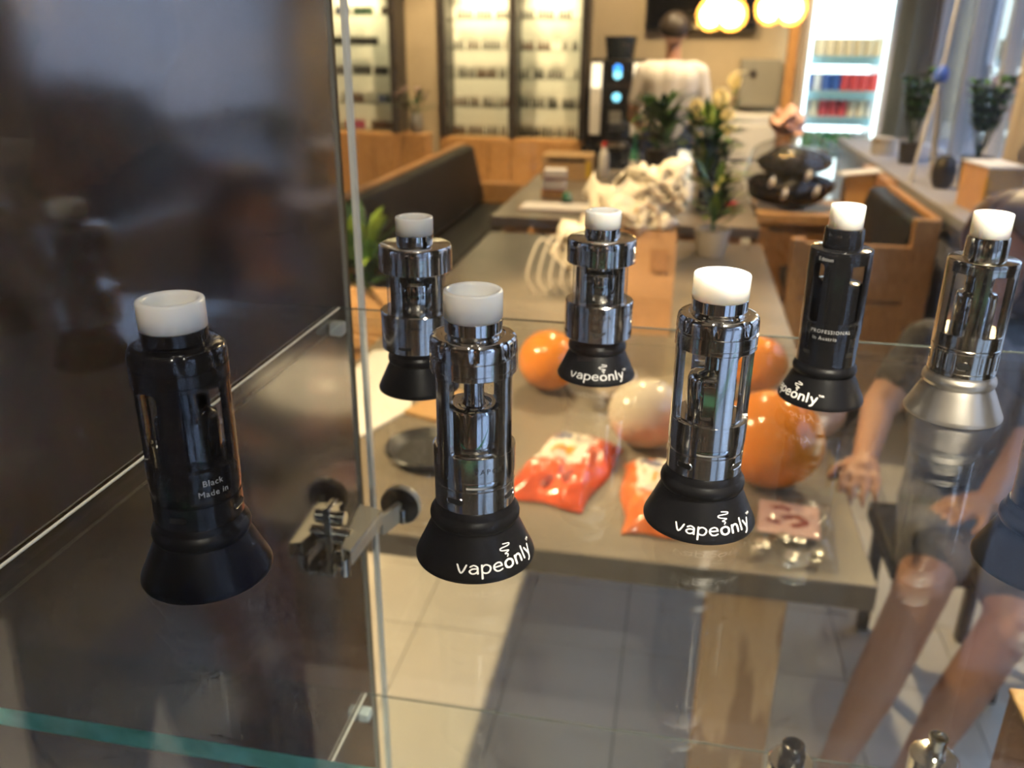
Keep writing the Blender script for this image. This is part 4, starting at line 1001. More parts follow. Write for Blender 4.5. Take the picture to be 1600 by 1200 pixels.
# ------------------------------------------------------------------ window ledge things
LEDGE = .945
def sill_plant(loc, label, h, n, seed, pot_r=.06, pot_h=.12, mats=('leaf_dark', 'leaf_dark', 'leaf')):
    t = thing('potted_plant', label, 'plant', loc)
    MB().lathe([(0, 0), (pot_r*.8, 0), (pot_r*.85, .006), (pot_r, pot_h), (pot_r*.9, pot_h), (0, pot_h*.9)], 24).build('pot', 'pot_dark', t)
    for k in range(8):
        a = k*2.4; q = .25+.09*(k % 3)
        tipv = Vector((math.cos(a)*q*h*.6, math.sin(a)*q*h*.6, pot_h+h*(.75+.1*(k % 3))))
        MB().tube(smooth_pts([(0, 0, pot_h*.9), tuple(tipv*.5+Vector((0, 0, .02))), tuple(tipv)]), .004, 6).build('stem', 'leaf_dark', t)
        for j in range(n):
            p = Vector((0, 0, pot_h)).lerp(tipv, .35+.65*j/n); b2 = j*2.0+k
            MB().leaf(p, p+Vector((math.cos(b2)*.06, math.sin(b2)*.06, .03)), .038, .1).build('leaf', mats[(j+k) % 3], t)
sill_plant((1.275, 5.42, LEDGE), 'dark-leaved potted plant on the window ledge beside the fridge', .42, 13, 1)
sill_plant((1.40, 4.62, LEDGE), 'bushy dark potted plant on the window ledge behind the tripod', .40, 14, 2, .075, .14)
sill_plant((1.44, 3.80, LEDGE), 'dark green plant at the right end of the window ledge', .26, 10, 3, .05, .09)
tag(MB().lathe([(0, 0), (.035, 0), (.05, .03), (.055, .08), (.045, .13), (.03, .15), (.025, .148), (.03, .10), (0, .05)], 24).build('dark_vase', 'pot_dark'), 'small empty dark vase on the window ledge', 'vase', loc=(1.235, 4.52, LEDGE))
tag(MB().lathe([(0, 0), (.06, 0), (.065, .005), (.075, .10), (.07, .10), (0, .09)], 24).build('white_pot', 'pot_pale'), 'pale empty pot on the ledge near the fridge', 'pot', loc=(1.22, 5.86, LEDGE))
t = thing('carton', 'orange cardboard box with a white lid on the window ledge', 'box', (1.265, 3.94, LEDGE), R(8))
MB().box(-.075, .075, -.12, .12, 0, .185).build('carton_body', 'carton_orange', t, bevel=.003)
MB().box(-.08, .08, -.125, .125, .186, .192).build('lid', 'paper_white', t, smooth=False)
MB().box(-.07, .07, -.1212, -.1205, .085, .095).build('printed_line', 'kraft_dark', t, smooth=False)
MB().box(.0752, .0760, -.12, .12, 0, .186).build('white_side', 'paper_white', t, smooth=False)
t = thing('tripod', 'thin white tripod with a blue head standing on the window ledge', 'tripod', (1.20, 4.74, LEDGE))
top = Vector((.0, 0, .50))
for q in ((-.08, -.10, 0), (.05, -.02, 0), (.06, .10, 0)): MB().tube([top, q], [.008, .009], 10).build('leg', 'frame_white', t)
MB().tube([top, top+Vector((.02, .0, .45))], .008, 10).build('pole', 'frame_white', t)
MB().lathe([(0, -.03), (.03, -.025), (.036, .0), (.03, .03), (.015, .045), (0, .047)], 20, c=tuple(top)).build('head', 'blue_plastic', t)

# ------------------------------------------------------------------ back wall: lit display cases, fridge, machine, screen
def bottle_me(kind):
    b = MB()
    if kind == 0: b.lathe([(0, 0), (.011, 0), (.012, .003), (.012, .055), (.006, .062), (.006, .072), (.0075, .073), (.0075, .088), (.005, .09), (0, .09)], 10)
    elif kind == 1: b.lathe([(0, 0), (.014, 0), (.015, .003), (.015, .040), (.009, .050), (.009, .075), (.004, .095), (0, .096)], 10)
    elif kind == 2: b.box(-.013, .013, -.010, .010, 0, .075).lathe([(.006, .075), (.006, .095), (0, .096)], 10)
    else: b.box(-.022, .022, -.012, .012, 0, .07).lathe([(.008, .07), (.008, .09), (0, .091)], 10, c=(-.01, 0, 0))
    return b.mesh('bottle', 30)
BOT = {}
def bottle(loc, kind, mat, label, group, cat='bottle', name='flavour_bottle', s=1.0):
    key = (kind, mat)
    if key not in BOT:
        me = bottle_me(kind); me.materials.append(MATS[mat]); BOT[key] = me
    o = bpy.data.objects.new(name, BOT[key]); C.objects.link(o); o.location = loc; o.scale = (s, s, s)
    tag(o, label, cat, group); return o
for nm, c in (('b_brown', (.10, .05, .025)), ('b_grey', (.14, .13, .12)), ('b_blue', (.04, .07, .18)), ('b_black', (.02, .02, .02)), ('b_rose', (.45, .04, .12)), ('b_green', (.05, .22, .12)), ('b_sand', (.32, .22, .11)), ('can_red', (.80, .10, .12)), ('can_blue', (.05, .15, .55)), ('can_green', (.06, .35, .14)), ('can_gold', (.90, .80, .58)), ('can_white', (.8, .85, .88))): pbr(nm, c, .35)
ORD = ['top', 'second', 'third', 'fourth', 'fifth', 'lowest']
CN = {'b_brown': 'brown', 'b_grey': 'grey', 'b_blue': 'blue', 'b_black': 'black', 'b_rose': 'rose-red', 'b_green': 'green', 'b_sand': 'sand-coloured'}
def display_case(x0, x1, label, bays, zb, zt, shelves, seed, lab_item, dens, cat_item):
    yb = YB-.02; yf = YB-.32; rnd = random.Random(seed)
    t = thing('display_case', label, 'display case', ((x0+x1)/2, yb, 0), group='lit display cases on the back wall')
    cx = (x0+x1)/2; L = lambda x: x-cx
    fw = .055; zx = [x0+(x1-x0)*k/bays for k in range(bays+1)]
    MB().box(L(x0), L(x1), -.02, 0, zb, zt).build('back_panel', 'cab_white', t, smooth=False)
    for x in zx: MB().box(L(x)-fw/2, L(x)+fw/2, yf-yb, -.02, zb-(.0 if x != zx[0] else 0), zt).build('upright', 'dark_frame', t, bevel=.003)
    MB().box(L(x0)-fw/2, L(x1)+fw/2, yf-yb, 0, zt, zt+.06).build('top_board', 'dark_frame', t, smooth=False)
    n = max(2, int((x1-x0)/.18)); 
    MB().box(L(x0)-fw/2, L(x1)+fw/2, yf-yb+.01, 0, 0, zb).build('base_cabinet', 'oak', t, smooth=False)
    for k in range(n): MB().box(L(x0)+(x1-x0)*k/n+.003, L(x0)+(x1-x0)*(k+1)/n-.003, yf-yb-.012, yf-yb+.01, .08, zb-.01).build('front_plank', 'oak', t, bevel=.003)
    for b_ in range(bays):
        a, c = zx[b_]+fw/2, zx[b_+1]-fw/2
        for z_ in shelves:
            MB().box(L(a), L(c), yf-yb+.05, -.02, z_-.008, z_).build('shelf', 'window_glass', t, smooth=False)
            x = a+.03
            while x < c-.03:
                if rnd.random() < dens:
                    run = rnd.randint(2, 6)
                    kind = rnd.choice([0, 0, 1]) if cat_item == 'bottle' else rnd.choice([2, 3, 3])
                    mat = rnd.choice(['b_brown', 'b_grey', 'b_black', 'b_black', 'b_grey', 'b_brown']) if cat_item == 'bottle' else rnd.choice(['b_black', 'b_blue', 'b_rose', 'b_brown', 'b_green', 'b_grey'])
                    for q in range(run):
                        if x > c-.025: break
                        bottle((x, yf+.13, z_), kind, mat, lab_item % (CN[mat], ORD[len(shelves)-1-shelves.index(z_)], ('left bay' if b_ == 0 else 'right bay') if bays == 2 else 'single bay'), 'stock of '+label[:40], cat_item, 'flavour_bottle' if cat_item == 'bottle' else 'device_box', .80)
                        x += .027 if kind < 2 else (.028 if kind == 2 else .043)
                    x += rnd.uniform(.01, .03)
                else: x += rnd.uniform(.04, .09)
        # puck lamp at the top of each bay
        lm = MB().lathe([(0, 0), (.035, 0), (.035, -.015), (.0, -.016)], 20, c=(L((a+c)/2), -.17, zt)).build('puck_lamp', 'led', t)
        for zz, e in ((zt-.03, 160),):
            light('SPOT', 'case_beam', ((a+c)/2, yb-.17, zz), e, (1, .78, .44), .03, None, ((a+c)/2, yb-.035, zb+.35), spot=74, blend=.8)
    return t
display_case(-1.93, -.80, 'tall lit double display case with bottles beside the coffee machine', 2, .84, 2.30, [.86, 1.08, 1.30, 1.51, 1.735, 1.96], 5, 'tiny %s bottle on the %s shelf, %s of the double display case', .85, 'bottle')
display_case(-3.10, -2.34, 'narrow lit display case with coloured boxes seen next to the cabinet edge', 1, .86, 2.30, [.88, 1.09, 1.31, 1.535, 1.76, 1.97], 9, 'small %s box on the %s shelf, %s of the narrow display case', .5, 'box')
# flower pedestal between the cases
tag(MB().box(-.10, .10, -.10, .10, 0, .90).build('flower_pedestal', 'oak', bevel=.004), 'square oak pedestal between the two display cases', 'pedestal', loc=(-2.05, 6.72, 0))
t = thing('flower_vase', 'vase with pale pink flowers on the pedestal between the display cases', 'vase', (-2.05, 6.72, .90))
MB().lathe([(0, 0), (.04, 0), (.055, .05), (.05, .12), (.04, .15), (.03, .148), (0, .1)], 24).build('vase_body', 'grey_plastic', t)
foliage('leaf', t, 16, .2, .14, .24, .03, ['leaf_dark', 'leaf'], 17, lmin=.10, lmax=.2)
for k in range(6):
    a = k*1.05; p = Vector((.11*math.cos(a)-.03, .05*math.sin(a), .27+.025*(k % 3)))
    fl_ = MB().tube([(0, 0, .13), tuple(p)], .004, 6).build('flower', 'leaf_dark', t)
    for j in range(5): MB().leaf(p, p+Vector((.035*math.cos(j*1.26), .02*math.sin(j*1.26), .025)), .03, .2).build('petal', 'petal_pink', fl_)

# coffee machine on a black counter
ct = thing('counter_unit', 'black counter unit under the coffee machine', 'counter', (-.50, 7.02, 0))
MB().box(-.25, .25, -.25, .25, 0, .80).build('body', 'black_plastic', ct, bevel=.005)
MB().box(-.26, .26, -.26, .26, .80, .835).build('worktop', 'black_gloss', ct, bevel=.004)
MB().box(-.23, -.01, -.262, -.252, .1, .74).build('door', 'pot_dark', ct, bevel=.003); MB().box(.01, .23, -.262, -.252, .1, .74).build('door', 'pot_dark', ct, bevel=.003)
cm = thing('coffee_machine', 'tall black coffee machine with lit side strips and two blue lights', 'coffee machine', (-.515, 7.0, .836))
MB().box(-.20, .20, -.18, .20, 0, .62).build('body', 'black_plastic', cm, bevel=.008)
MB().lathe([(0, .62), (.10, .62), (.12, .76), (.12, .78), (0, .78)], 24).build('bean_hopper', 'car_glass', cm)
for s in (-1, 1):
    MB().box(s*.155-.042, s*.155+.042, -.192, -.18, .08, .60).build('side_strip', 'white_plastic', cm, bevel=.004)
    MB().box(s*.155-.036, s*.155+.036, -.196, -.192, .42, .59).build('lit_window', 'machine_light', cm, smooth=False)
for z_, mt in ((.555, 'blue_light'), (.515, 'blue_light_pale'), (.355, 'blue_light_pale')):
    MB().lathe([(0, 0), (.032, 0), (.032, .006), (0, .007)], 20, M=Matrix.Translation((0, -.184, z_)) @ Matrix.Rotation(R(90), 4, 'X')).build('indicator_light', mt, cm)
for k in range(5): MB().lathe([(.008, 0), (.013, .0), (.013, .006), (.008, .006)], 16, M=Matrix.Translation((-.075+.037*k, -.182, .44)) @ Matrix.Rotation(R(90), 4, 'X')).build('button', 'chrome', cm)
MB().box(-.07, .07, -.21, -.18, .06, .30).build('spout_niche', 'slot_dark', cm, bevel=.004)
MB().box(-.045, .045, -.214, -.208, .17, .26).build('menu_panel', 'grey_plastic', cm, bevel=.004)
MB().box(-.11, .11, -.27, -.18, 0, .04).build('drip_tray', 'chrome', cm, bevel=.003)
# screen
tv = thing('television', 'black flat screen mounted high on the back wall', 'television', (.06, YB-.06, 1.66))
MB().box(-.42, .42, -.02, .02, 0, .50).build('housing', 'black_plastic', tv, bevel=.004)
MB().box(-.40, .40, -.022, -.020, .02, .48).build('screen', 'black_gloss', tv, smooth=False)
MB().box(-.1, .1, .02, .06, .15, .35).build('bracket', 'dark_frame', tv, smooth=False)
# grey appliance and white door beside it
wb = thing('wall_box', 'grey box-shaped appliance on the wall left of the fridge', 'appliance', (.56, YB-.001, 1.12))
MB().box(-.17, .13, -.22, 0, 0, .34).build('housing', 'grey_plastic', wb, bevel=.008)
MB().box(.13, .20, -.20, 0, .01, .30).build('side_module', 'grey_plastic', wb, bevel=.006)
MB().lathe([(0, 0), (.028, 0), (.028, .012), (0, .014)], 20, M=Matrix.Translation((-.08, -.22, .24)) @ Matrix.Rotation(R(90), 4, 'X')).build('dial', 'dark_frame', wb)
fz = thing('freezer', 'small white cabinet with a shelf below the grey appliance', 'cabinet', (.50, 7.05, 0))
MB().box(-.22, .16, -.25, .28, 0, 1.08).build('body', 'white_plastic', fz, bevel=.006)
MB().box(-.19, .13, -.262, -.25, .78, 1.02).build('door', 'cab_white', fz, bevel=.004); MB().box(-.19, .13, -.262, -.25, .1, .74).build('door', 'cab_white', fz, bevel=.004)
tag(MB().box(-.05, .05, -.05, .05, 0, .5).box(-.06, .06, -.06, .06, .48, .50).build('wood_post', 'red_wood', bevel=.003), 'short brown wooden post right of the small white cabinet', 'post', loc=(.72, 6.86, 0))
bpy.data.objects['wood_post'].scale = (1, 1, 2.2)
# glass-door fridge with lit shelves
fr = thing('drinks_fridge', 'tall glass-door drinks fridge, brightly lit and full of cans', 'fridge', (1.075, 7.02, 0))
fwid = .26
MB().box(-fwid-.03, -fwid, -.28, .30, 0, 2.02).build('side_wall', 'white_plastic', fr, smooth=False)
MB().box(fwid, fwid+.03, -.28, .30, 0, 2.02).build('side_wall', 'white_plastic', fr, smooth=False)
MB().box(-fwid, fwid, .27, .30, .12, 2.0).build('lit_back', 'fridge_light', fr, smooth=False)
MB().box(-fwid, fwid, -.28, .27, 0, .12).build('base', 'white_plastic', fr, smooth=False)
MB().box(-fwid, fwid, -.28, .27, 2.0, 2.02).build('top', 'white_plastic', fr, smooth=False)
for s in (-1, 1): MB().box(s*(fwid-.012)-.010, s*(fwid-.012)+.010, -.262, -.242, .13, 1.99).build('light_strip', 'fridge_light', fr, smooth=False)
dd = MB().box(-fwid-.02, fwid+.02, -.300, -.294, .06, 2.0).build('glass_door', 'window_glass', fr, smooth=False)
MB().box(-fwid-.03, -fwid-.005, -.312, -.285, .05, 2.02).box(fwid+.005, fwid+.03, -.312, -.285, .05, 2.02).build('door_frame', 'frame_white', dd, smooth=False)
shz = [.86, 1.09, 1.265, 1.50]
for z_ in shz+[.5]:
    MB().box(-fwid, fwid, -.20, .26, z_-.012, z_).build('shelf', 'white_plastic', fr, smooth=False)
    MB().box(-fwid+.005, fwid-.03, -.215, -.20, z_-.062, z_-.002).build('price_rail', 'rail_blue', fr, bevel=.003)
can = MB().lathe([(0, 0), (.025, 0), (.030, .006), (.030, .105), (.024, .115), (0, .115)], 14).mesh('can', 30)
CANM = {}
for r_, (z_, cols, lab) in enumerate(((.86, ['can_green']*6+['can_white', 'can_white'], '%s can on the lowest lit fridge shelf'), (1.09, ['can_white', 'can_gold', 'can_red', 'can_red', 'can_red', 'can_gold', 'can_gold', 'can_white'], '%s drink can on the fridge shelf above the green cans'), (1.265, ['can_blue', 'can_white', 'can_blue', 'can_blue', 'can_red', 'can_red', 'can_red', 'can_red'], '%s drink can on the fridge shelf of red and blue cans'), (1.50, ['can_gold']*8, '%s can on the top shelf of the drinks fridge'))):
    for k, cmn in enumerate(cols):
        if cmn not in CANM:
            me = can.copy(); me.materials.append(MATS[cmn]); CANM[cmn] = me
        for q in range(2):
            o = bpy.data.objects.new('drink_can', CANM[cmn]); C.objects.link(o); o.location = (1.075-.224+.064*k, 7.02-.15+.08*q, z_+.0005)
            tag(o, lab % {'can_green': 'green', 'can_white': 'white', 'can_gold': 'golden', 'can_red': 'red', 'can_blue': 'blue'}[cmn], 'can', 'cans on fridge shelf %d' % (r_+1))
tag(MB().box(-.035, .035, -.05, .05, 0, 2.3).build('wood_trim', 'oak', bevel=.003), 'tall brown timber upright just left of the drinks fridge', 'timber post', loc=(.735, 7.08, 0))

# ------------------------------------------------------------------ lamps
def pendant(x, y, z, n, seed, label):
    t = thing('pendant_lamp', label, 'lamp', (x, y, z), group='pendant lamps over the tables')
    rnd = random.Random(seed)
    MB().tube([(0, 0, .16), (0, 0, ZC-z-.03)], .004, 8).build('cord', 'black_plastic', t)
    MB().lathe([(0, ZC-z-.001), (.05, ZC-z-.001), (.045, ZC-z-.03), (0, ZC-z-.032)], 20, flip=True).build('ceiling_rose', 'black_plastic', t)
    MB().lathe([(.0, .165), (.05, .16), (.055, .14), (.03, .12), (0, .12)], 20, flip=True).build('lamp_holder', 'dark_frame', t)
    for k in range(n):
        a = 2*PI*k/n+.4; q = .050; c = (q*math.cos(a), q*math.sin(a), .02+.03*(k % 2))
        MB().tube([(.3*c[0], .3*c[1], .13), (c[0], c[1], c[2]+.05)], .009, 10).build('bulb_arm', 'dark_frame', t)
        MB().sphere(c, (.044, .044, .050), 14, 10).build('light_bulb', 'bulb', t)
        MB().sphere(c, (.064, .064, .070), 18, 12).build('halo_shell', 'amber_halo', t)  # added shell paints the amber glow around each bulb
pendant(.125, 4.2, 1.680, 5, 1, 'pendant lamp with a cluster of glowing bulbs, left one of the two')
pendant(.372, 4.2, 1.705, 5, 2, 'pendant lamp with a cluster of glowing bulbs, right one of the two')
def ceiling_spot(x, y, e, tgt, k, spot=80, col=(1, .72, .40)):
    t = thing('ceiling_spot', 'small black unseen ceiling spotlight above the shop', 'spotlight', (x, y, ZC-.12), group='ceiling spotlights')
    MB().lathe([(0, .09), (.035, .088), (.04, .06), (.04, 0), (.033, 0), (.033, .02), (0, .022)], 24, flip=True).tube([(0, 0, .085), (0, 0, .12)], .01, 8).build('housing', 'black_plastic', t)
    MB().lathe([(0, .018), (.032, .018)], 20, flip=True).build('lens', 'led', t)
    light('SPOT', 'spot_beam', (x, y, ZC-.125), e, col, .03, None, tgt, spot=spot, blend=.6)
ceiling_spot(-.9, 1.2, 110, (-.55, 1.9, .75), 0)
ceiling_spot(1.07, 3.25, 230, (.12, 1.2, 1.1), 1, spot=50)
ceiling_spot(-.3, 3.6, 300, (-.08, 2.72, 1.05), 2, spot=46)
ceiling_spot(-1.0, 5.2, 210, (-1.2, 5.4, .6), 3)
ceiling_spot(.6, 5.9, 190, (.5, 6.6, .9), 4)
ceiling_spot(-1.7, 6.3, 240, (-1.8, 7.2, .9), 5)
ceiling_spot(-.3, 6.1, 150, (-.2, 7.2, 1.4), 6)
ceiling_spot(-.15, .85, 270, (-.06, 2.66, 1.08), 11, spot=24)  # added unseen spot that brightens the tissue heap
ceiling_spot(-2.2, 1.3, 640, (-.75, 1.95, 0), 7, spot=60)
ceiling_spot(.55, 4.6, 200, (1.0, 4.6, .9), 8)
ceiling_spot(-1.25, -1.15, 300, (-.95, -1.15, 0), 9, spot=70, col=(1, .86, .68))  # unseen spot added so metal and glass mirror a lit floor
ceiling_spot(.45, -.9, 75, (.0, .3, 1.4), 10, spot=60, col=(1, .90, .76))  # unseen fill spot added on the viewer's side for the drip tips

# ------------------------------------------------------------------ people
def body(name, caps, mats, parent, vox=.010, smooth_it=6, label=None):
    """caps: (p0, r0, p1, r1, material). One continuous surface from tapered limbs."""
    b = MB()
    for (p0, r0, p1, r1, mt) in caps:
        p0, p1 = Vector(p0), Vector(p1); n = max(2, int((p1-p0).length/.012)+1)
        b.sphere(p0, r0, 14, 10)
        b.sphere(p1, r1, 14, 10)
        b.tube([p0.lerp(p1, k/n) for k in range(n+1)], [r0+(r1-r0)*k/n for k in range(n+1)], 14)
    me = b.mesh(name); o = bpy.data.objects.new(name, me); C.objects.link(o)
    m = o.modifiers.new('r', 'REMESH'); m.mode = 'VOXEL'; m.voxel_size = vox
    s_ = o.modifiers.new('s', 'SMOOTH'); s_.factor = .5; s_.iterations = smooth_it
    dg = bpy.context.evaluated_depsgraph_get(); me2 = bpy.data.meshes.new_from_object(o.evaluated_get(dg))
    o.modifiers.clear(); o.data = me2
    me2.materials.clear(); names = []
    for c in caps:
        if c[4] not in names: names.append(c[4])
    for n_ in names: me2.materials.append(MATS[n_])
    nf = len(me2.polygons); ctr = np.empty(nf*3); me2.polygons.foreach_get('center', ctr); ctr = ctr.reshape(-1, 3)
    best = np.full(nf, 1e9); idx = np.zeros(nf, int)
    for c in caps:
        a, e = np.array(c[0], float), np.array(c[2], float); d = e-a; L2 = max((d*d).sum(), 1e-12)
        t = np.clip(((ctr-a)@d)/L2, 0, 1); q = a+t[:, None]*d; rr = c[1]+(c[3]-c[1])*t
        dist = np.linalg.norm(ctr-q, axis=1)-rr; m_ = dist < best; best[m_] = dist[m_]; idx[m_] = names.index(c[4])
    me2.polygons.foreach_set('material_index', idx.astype(np.int32)); me2.polygons.foreach_set('use_smooth', np.ones(nf, bool)); me2.update()
    o.parent = parent
    return o
def hand(w, d, up, s=1.0, curl=.5, mat='skin', thumb=1):
    """capsules of a hand: wrist w, pointing along d, back of the hand facing up"""
    w, d, up = Vector(w), Vector(d).normalized(), Vector(up).normalized(); side = d.cross(up).normalized()*thumb; up = side.cross(d).normalized()*thumb
    out = [(w, .024*s, w+d*.045*s, .027*s, mat), (w+d*.03*s+side*.016*s, .02*s, w+d*.08*s+side*.024*s, .013*s, mat), (w+d*.03*s-side*.016*s, .02*s, w+d*.075*s-side*.026*s, .012*s, mat), (w+d*.04*s, .02*s, w+d*.082*s, .014*s, mat)]
    for k, (off, L) in enumerate(((.036, .068), (.013, .076), (-.011, .071), (-.034, .056))):
        p = w+d*(.082-.004*abs(k-1))*s+side*off*s
        a = curl*.55; d1 = (d*math.cos(a)-up*math.sin(a)); q = p+d1*L*.45*s
        a += curl*.75; d2 = (d*math.cos(a)-up*math.sin(a)); r_ = q+d2*L*.32*s
        a += curl*.5; d3 = (d*math.cos(a)-up*math.sin(a)); e = r_+d3*L*.24*s
        out += [(p, .0088*s, q, .0080*s, mat), (q, .0080*s, r_, .0075*s, mat), (r_, .0075*s, e, .0062*s, mat)]
    p = w+d*.022*s+side*.026*s; q = p+(d*.6+side*.8-up*.25).normalized()*.038*s; r_ = q+(d*.9+side*.3-up*.3).normalized()*.030*s
    out += [(w+d*.015*s, .018*s, p, .015*s, mat), (p, .0135*s, q, .0105*s, mat), (q, .0105*s, r_, .008*s, mat)]
    return out
def head_caps(c, fwd, s=1.0, mat='skin'):
    c, f = Vector(c), Vector(fwd).normalized(); up = Vector((0, 0, 1)); side = f.cross(up).normalized()
    return [(c+up*.025*s-f*.02*s, .086*s, c+up*.03*s+f*.015*s, .082*s, mat), (c-up*.05*s+f*.03*s, .058*s, c-up*.085*s+f*.052*s, .034*s, mat),
            (c+up*.005*s+f*.092*s, .010*s, c-up*.030*s+f*.112*s, .013*s, mat),
            (c-up*.058*s+f*.086*s-side*.018*s, .008*s, c-up*.058*s+f*.086*s+side*.018*s, .008*s, mat),
            (c+side*.082*s-up*.01*s, .012*s, c+side*.084*s+up*.02*s, .012*s, mat), (c-side*.082*s-up*.01*s, .012*s, c-side*.084*s+up*.02*s, .012*s, mat)]
def eyes(c, fwd, parent, s=1.0):
    c, f = Vector(c), Vector(fwd).normalized(); side = f.cross(Vector((0, 0, 1))).normalized()
    for k in (-1, 1):
        e = MB().sphere(c+f*.083*s+side*.031*s*k+Vector((0, 0, .008*s)), .0125*s, 12, 8).build('eye', 'eye_white', parent)
        MB().sphere(c+f*.092*s+side*.031*s*k+Vector((0, 0, .008*s)), .006*s, 10, 8).build('iris', 'hair_dark', e)
def hair_cap(c, fwd, parent, mat, s=1.0, length=.0):
    c, f = Vector(c), Vector(fwd).normalized(); b = MB()
    M_ = Matrix.Rotation(math.atan2(f.y, f.x), 3, 'Z')
    def fn(u, v):
        th = v*PI*.62; a = u*2*PI; back = (1-math.cos(a))/2
        r_ = .101*s; th = v*PI*(.30+.34*back)
        p = Vector((r_*1.08*math.sin(th)*math.cos(a), r_*.98*math.sin(th)*math.sin(a), r_*1.08*math.cos(th)))
        if length and v > .75: p.z -= length*(v-.75)/.25*back
        return c+M_ @ (p+Vector((-.006*s, 0, .028*s)))
    b.grid(fn, 28, 14); o = b.build('hair', mat, parent, sharp=90); m = o.modifiers.new('t', 'SOLIDIFY'); m.thickness = .012*s; m.offset = -1
    return o

# the shop assistant in white, seen from behind
p = thing('person', 'person in a white T-shirt with short dark hair, standing with the back turned', 'person', (-.115, 6.45, 0))
hc = (0, .02, 1.63)
cp = [((0, 0, 1.0), .135, (0, 0, 1.15), .125, 'cloth_white'), ((-.05, 0, 1.15), .12, (-.08, 0, 1.34), .12, 'cloth_white'), ((.05, 0, 1.15), .12, (.08, 0, 1.34), .12, 'cloth_white'), ((0, 0, 1.10), .128, (0, -.012, 1.35), .122, 'cloth_white'), ((-.15, 0, 1.40), .065, (.15, 0, 1.40), .065, 'cloth_white'), ((0, .0, 1.42), .055, (0, .01, 1.55), .052, 'skin')]
cp += head_caps(hc, (0, 1, 0))
for s in (-1, 1):
    cp += [((s*.19, 0, 1.385), .064, (s*.235, .01, 1.20), .056, 'cloth_white'), ((s*.235, .01, 1.20), .044, (s*.25, .02, 1.09), .040, 'skin'), ((s*.25, .02, 1.09), .040, (s*.20, .22, .98), .027, 'skin')]
    cp += hand((s*.20, .22, .98), (-s*.3, 1, -.1), (0, 0, 1), 1.0, .4, thumb=s)
    cp += [((s*.08, 0, .95), .105, (s*.09, .01, .50), .066, 'denim'), ((s*.09, .01, .50), .064, (s*.09, -.01, .10), .046, 'denim'), ((s*.09, -.03, .045), .042, (s*.10, .14, .035), .033, 'shoe_dark')]
bd = body('body', cp, None, p, .010); hair_cap(hc, (0, 1, 0), p, 'hair_dark'); eyes(hc, (0, 1, 0), p)

# the seated person at the right of the table
p = thing('person', 'seated person in a grey dress with black lace sleeve and bare forearm', 'person', (.72, 2.02, 0))
ox, oy = .72, 2.02
def W(x, y, z): return Vector((x-ox, y-oy, z))
hd = W(.715, 2.02, 1.165); fw = Vector((-.75, -.55, -.25))
cp = [(W(.74, 2.10, .54), .125, W(.72, 2.08, .70), .11, 'cloth_grey'), (W(.72, 2.08, .70), .115, W(.675, 2.04, .90), .115, 'cloth_grey'), (W(.60, 2.00, .93), .07, W(.76, 2.07, .93), .07, 'cloth_grey'),
      (W(.58, 1.99, .955), .058, W(.79, 2.08, .955), .058, 'lace_black'), (W(.66, 2.02, .99), .052, W(.70, 2.02, 1.08), .045, 'skin')]
cp += head_caps(hd, fw, .96)
# viewer-left arm: lace sleeve to the elbow, bare forearm down to the table edge
cp += [(W(.575, 1.985, .965), .058, W(.515, 1.93, .895), .050, 'lace_black'), (W(.515, 1.93, .895), .042, W(.475, 1.89, .845), .038, 'skin'), (W(.475, 1.89, .845), .038, W(.430, 1.75, .775), .026, 'skin')]
cp += hand(W(.430, 1.75, .775), (-.25, -1, -.08), (0, 0, 1), .95, .45, thumb=1)
# other arm across the lap
cp += [(W(.80, 2.08, .95), .056, W(.84, 1.98, .78), .048, 'lace_black'), (W(.84, 1.98, .78), .040, W(.72, 1.83, .665), .028, 'skin')]
cp += hand(W(.72, 1.83, .665), (-1, -.25, -.25), (0, -.2, 1), .95, .6, thumb=-1)
# thighs under the dress, bare shins, dark sandals
cp += [(W(.70, 2.08, .52), .095, W(.60, 1.74, .56), .075, 'cloth_grey'), (W(.80, 2.06, .52), .095, W(.76, 1.70, .53), .075, 'cloth_grey'),
       (W(.60, 1.74, .56), .062, W(.565, 1.66, .53), .054, 'skin'), (W(.565, 1.66, .53), .054, W(.50, 1.62, .30), .050, 'skin'), (W(.50, 1.62, .30), .050, W(.445, 1.60, .10), .034, 'skin'), (W(.445, 1.61, .07), .035, W(.395, 1.49, .035), .028, 'skin'),
       (W(.76, 1.70, .53), .060, W(.735, 1.63, .49), .052, 'skin'), (W(.735, 1.63, .49), .052, W(.64, 1.58, .28), .048, 'skin'), (W(.64, 1.58, .28), .046, W(.575, 1.55, .10), .033, 'skin'), (W(.575, 1.56, .07), .034, W(.54, 1.44, .035), .027, 'skin')]
body('body', cp, None, p, .0052, 5)
hair_cap(hd, fw, p, 'hair_brown', .98, .14); eyes(hd, fw, p, .96)
for (a, b_) in ((W(.445, 1.62, 0), W(.385, 1.465, 0)), (W(.575, 1.57, 0), W(.532, 1.415, 0))):
    d = (b_-a); s_ = Vector((-d.y, d.x, 0)).normalized()*.038
    sn = MB(); v = [a-d*.22-s_*.8, a-d*.22+s_*.8, b_+s_, b_-s_]; v2 = [Vector((q.x, q.y, .002)) for q in v]+[Vector((q.x, q.y, .016)) for q in v]
    sn._add(v2, [(3, 2, 1, 0), (4, 5, 6, 7)]+[(i, (i+1) % 4, 4+(i+1) % 4, 4+i) for i in range(4)]); so = sn.build('sandal', 'shoe_dark', p, bevel=.004)
    m_ = a.lerp(b_, .75); MB().tube(smooth_pts([m_-s_*1.0+Vector((0, 0, .01)), m_-s_*.6+Vector((0, 0, .065)), m_+s_*.6+Vector((0, 0, .065)), m_+s_*1.0+Vector((0, 0, .01))]), .008, 8).build('strap', 'shoe_dark', so)
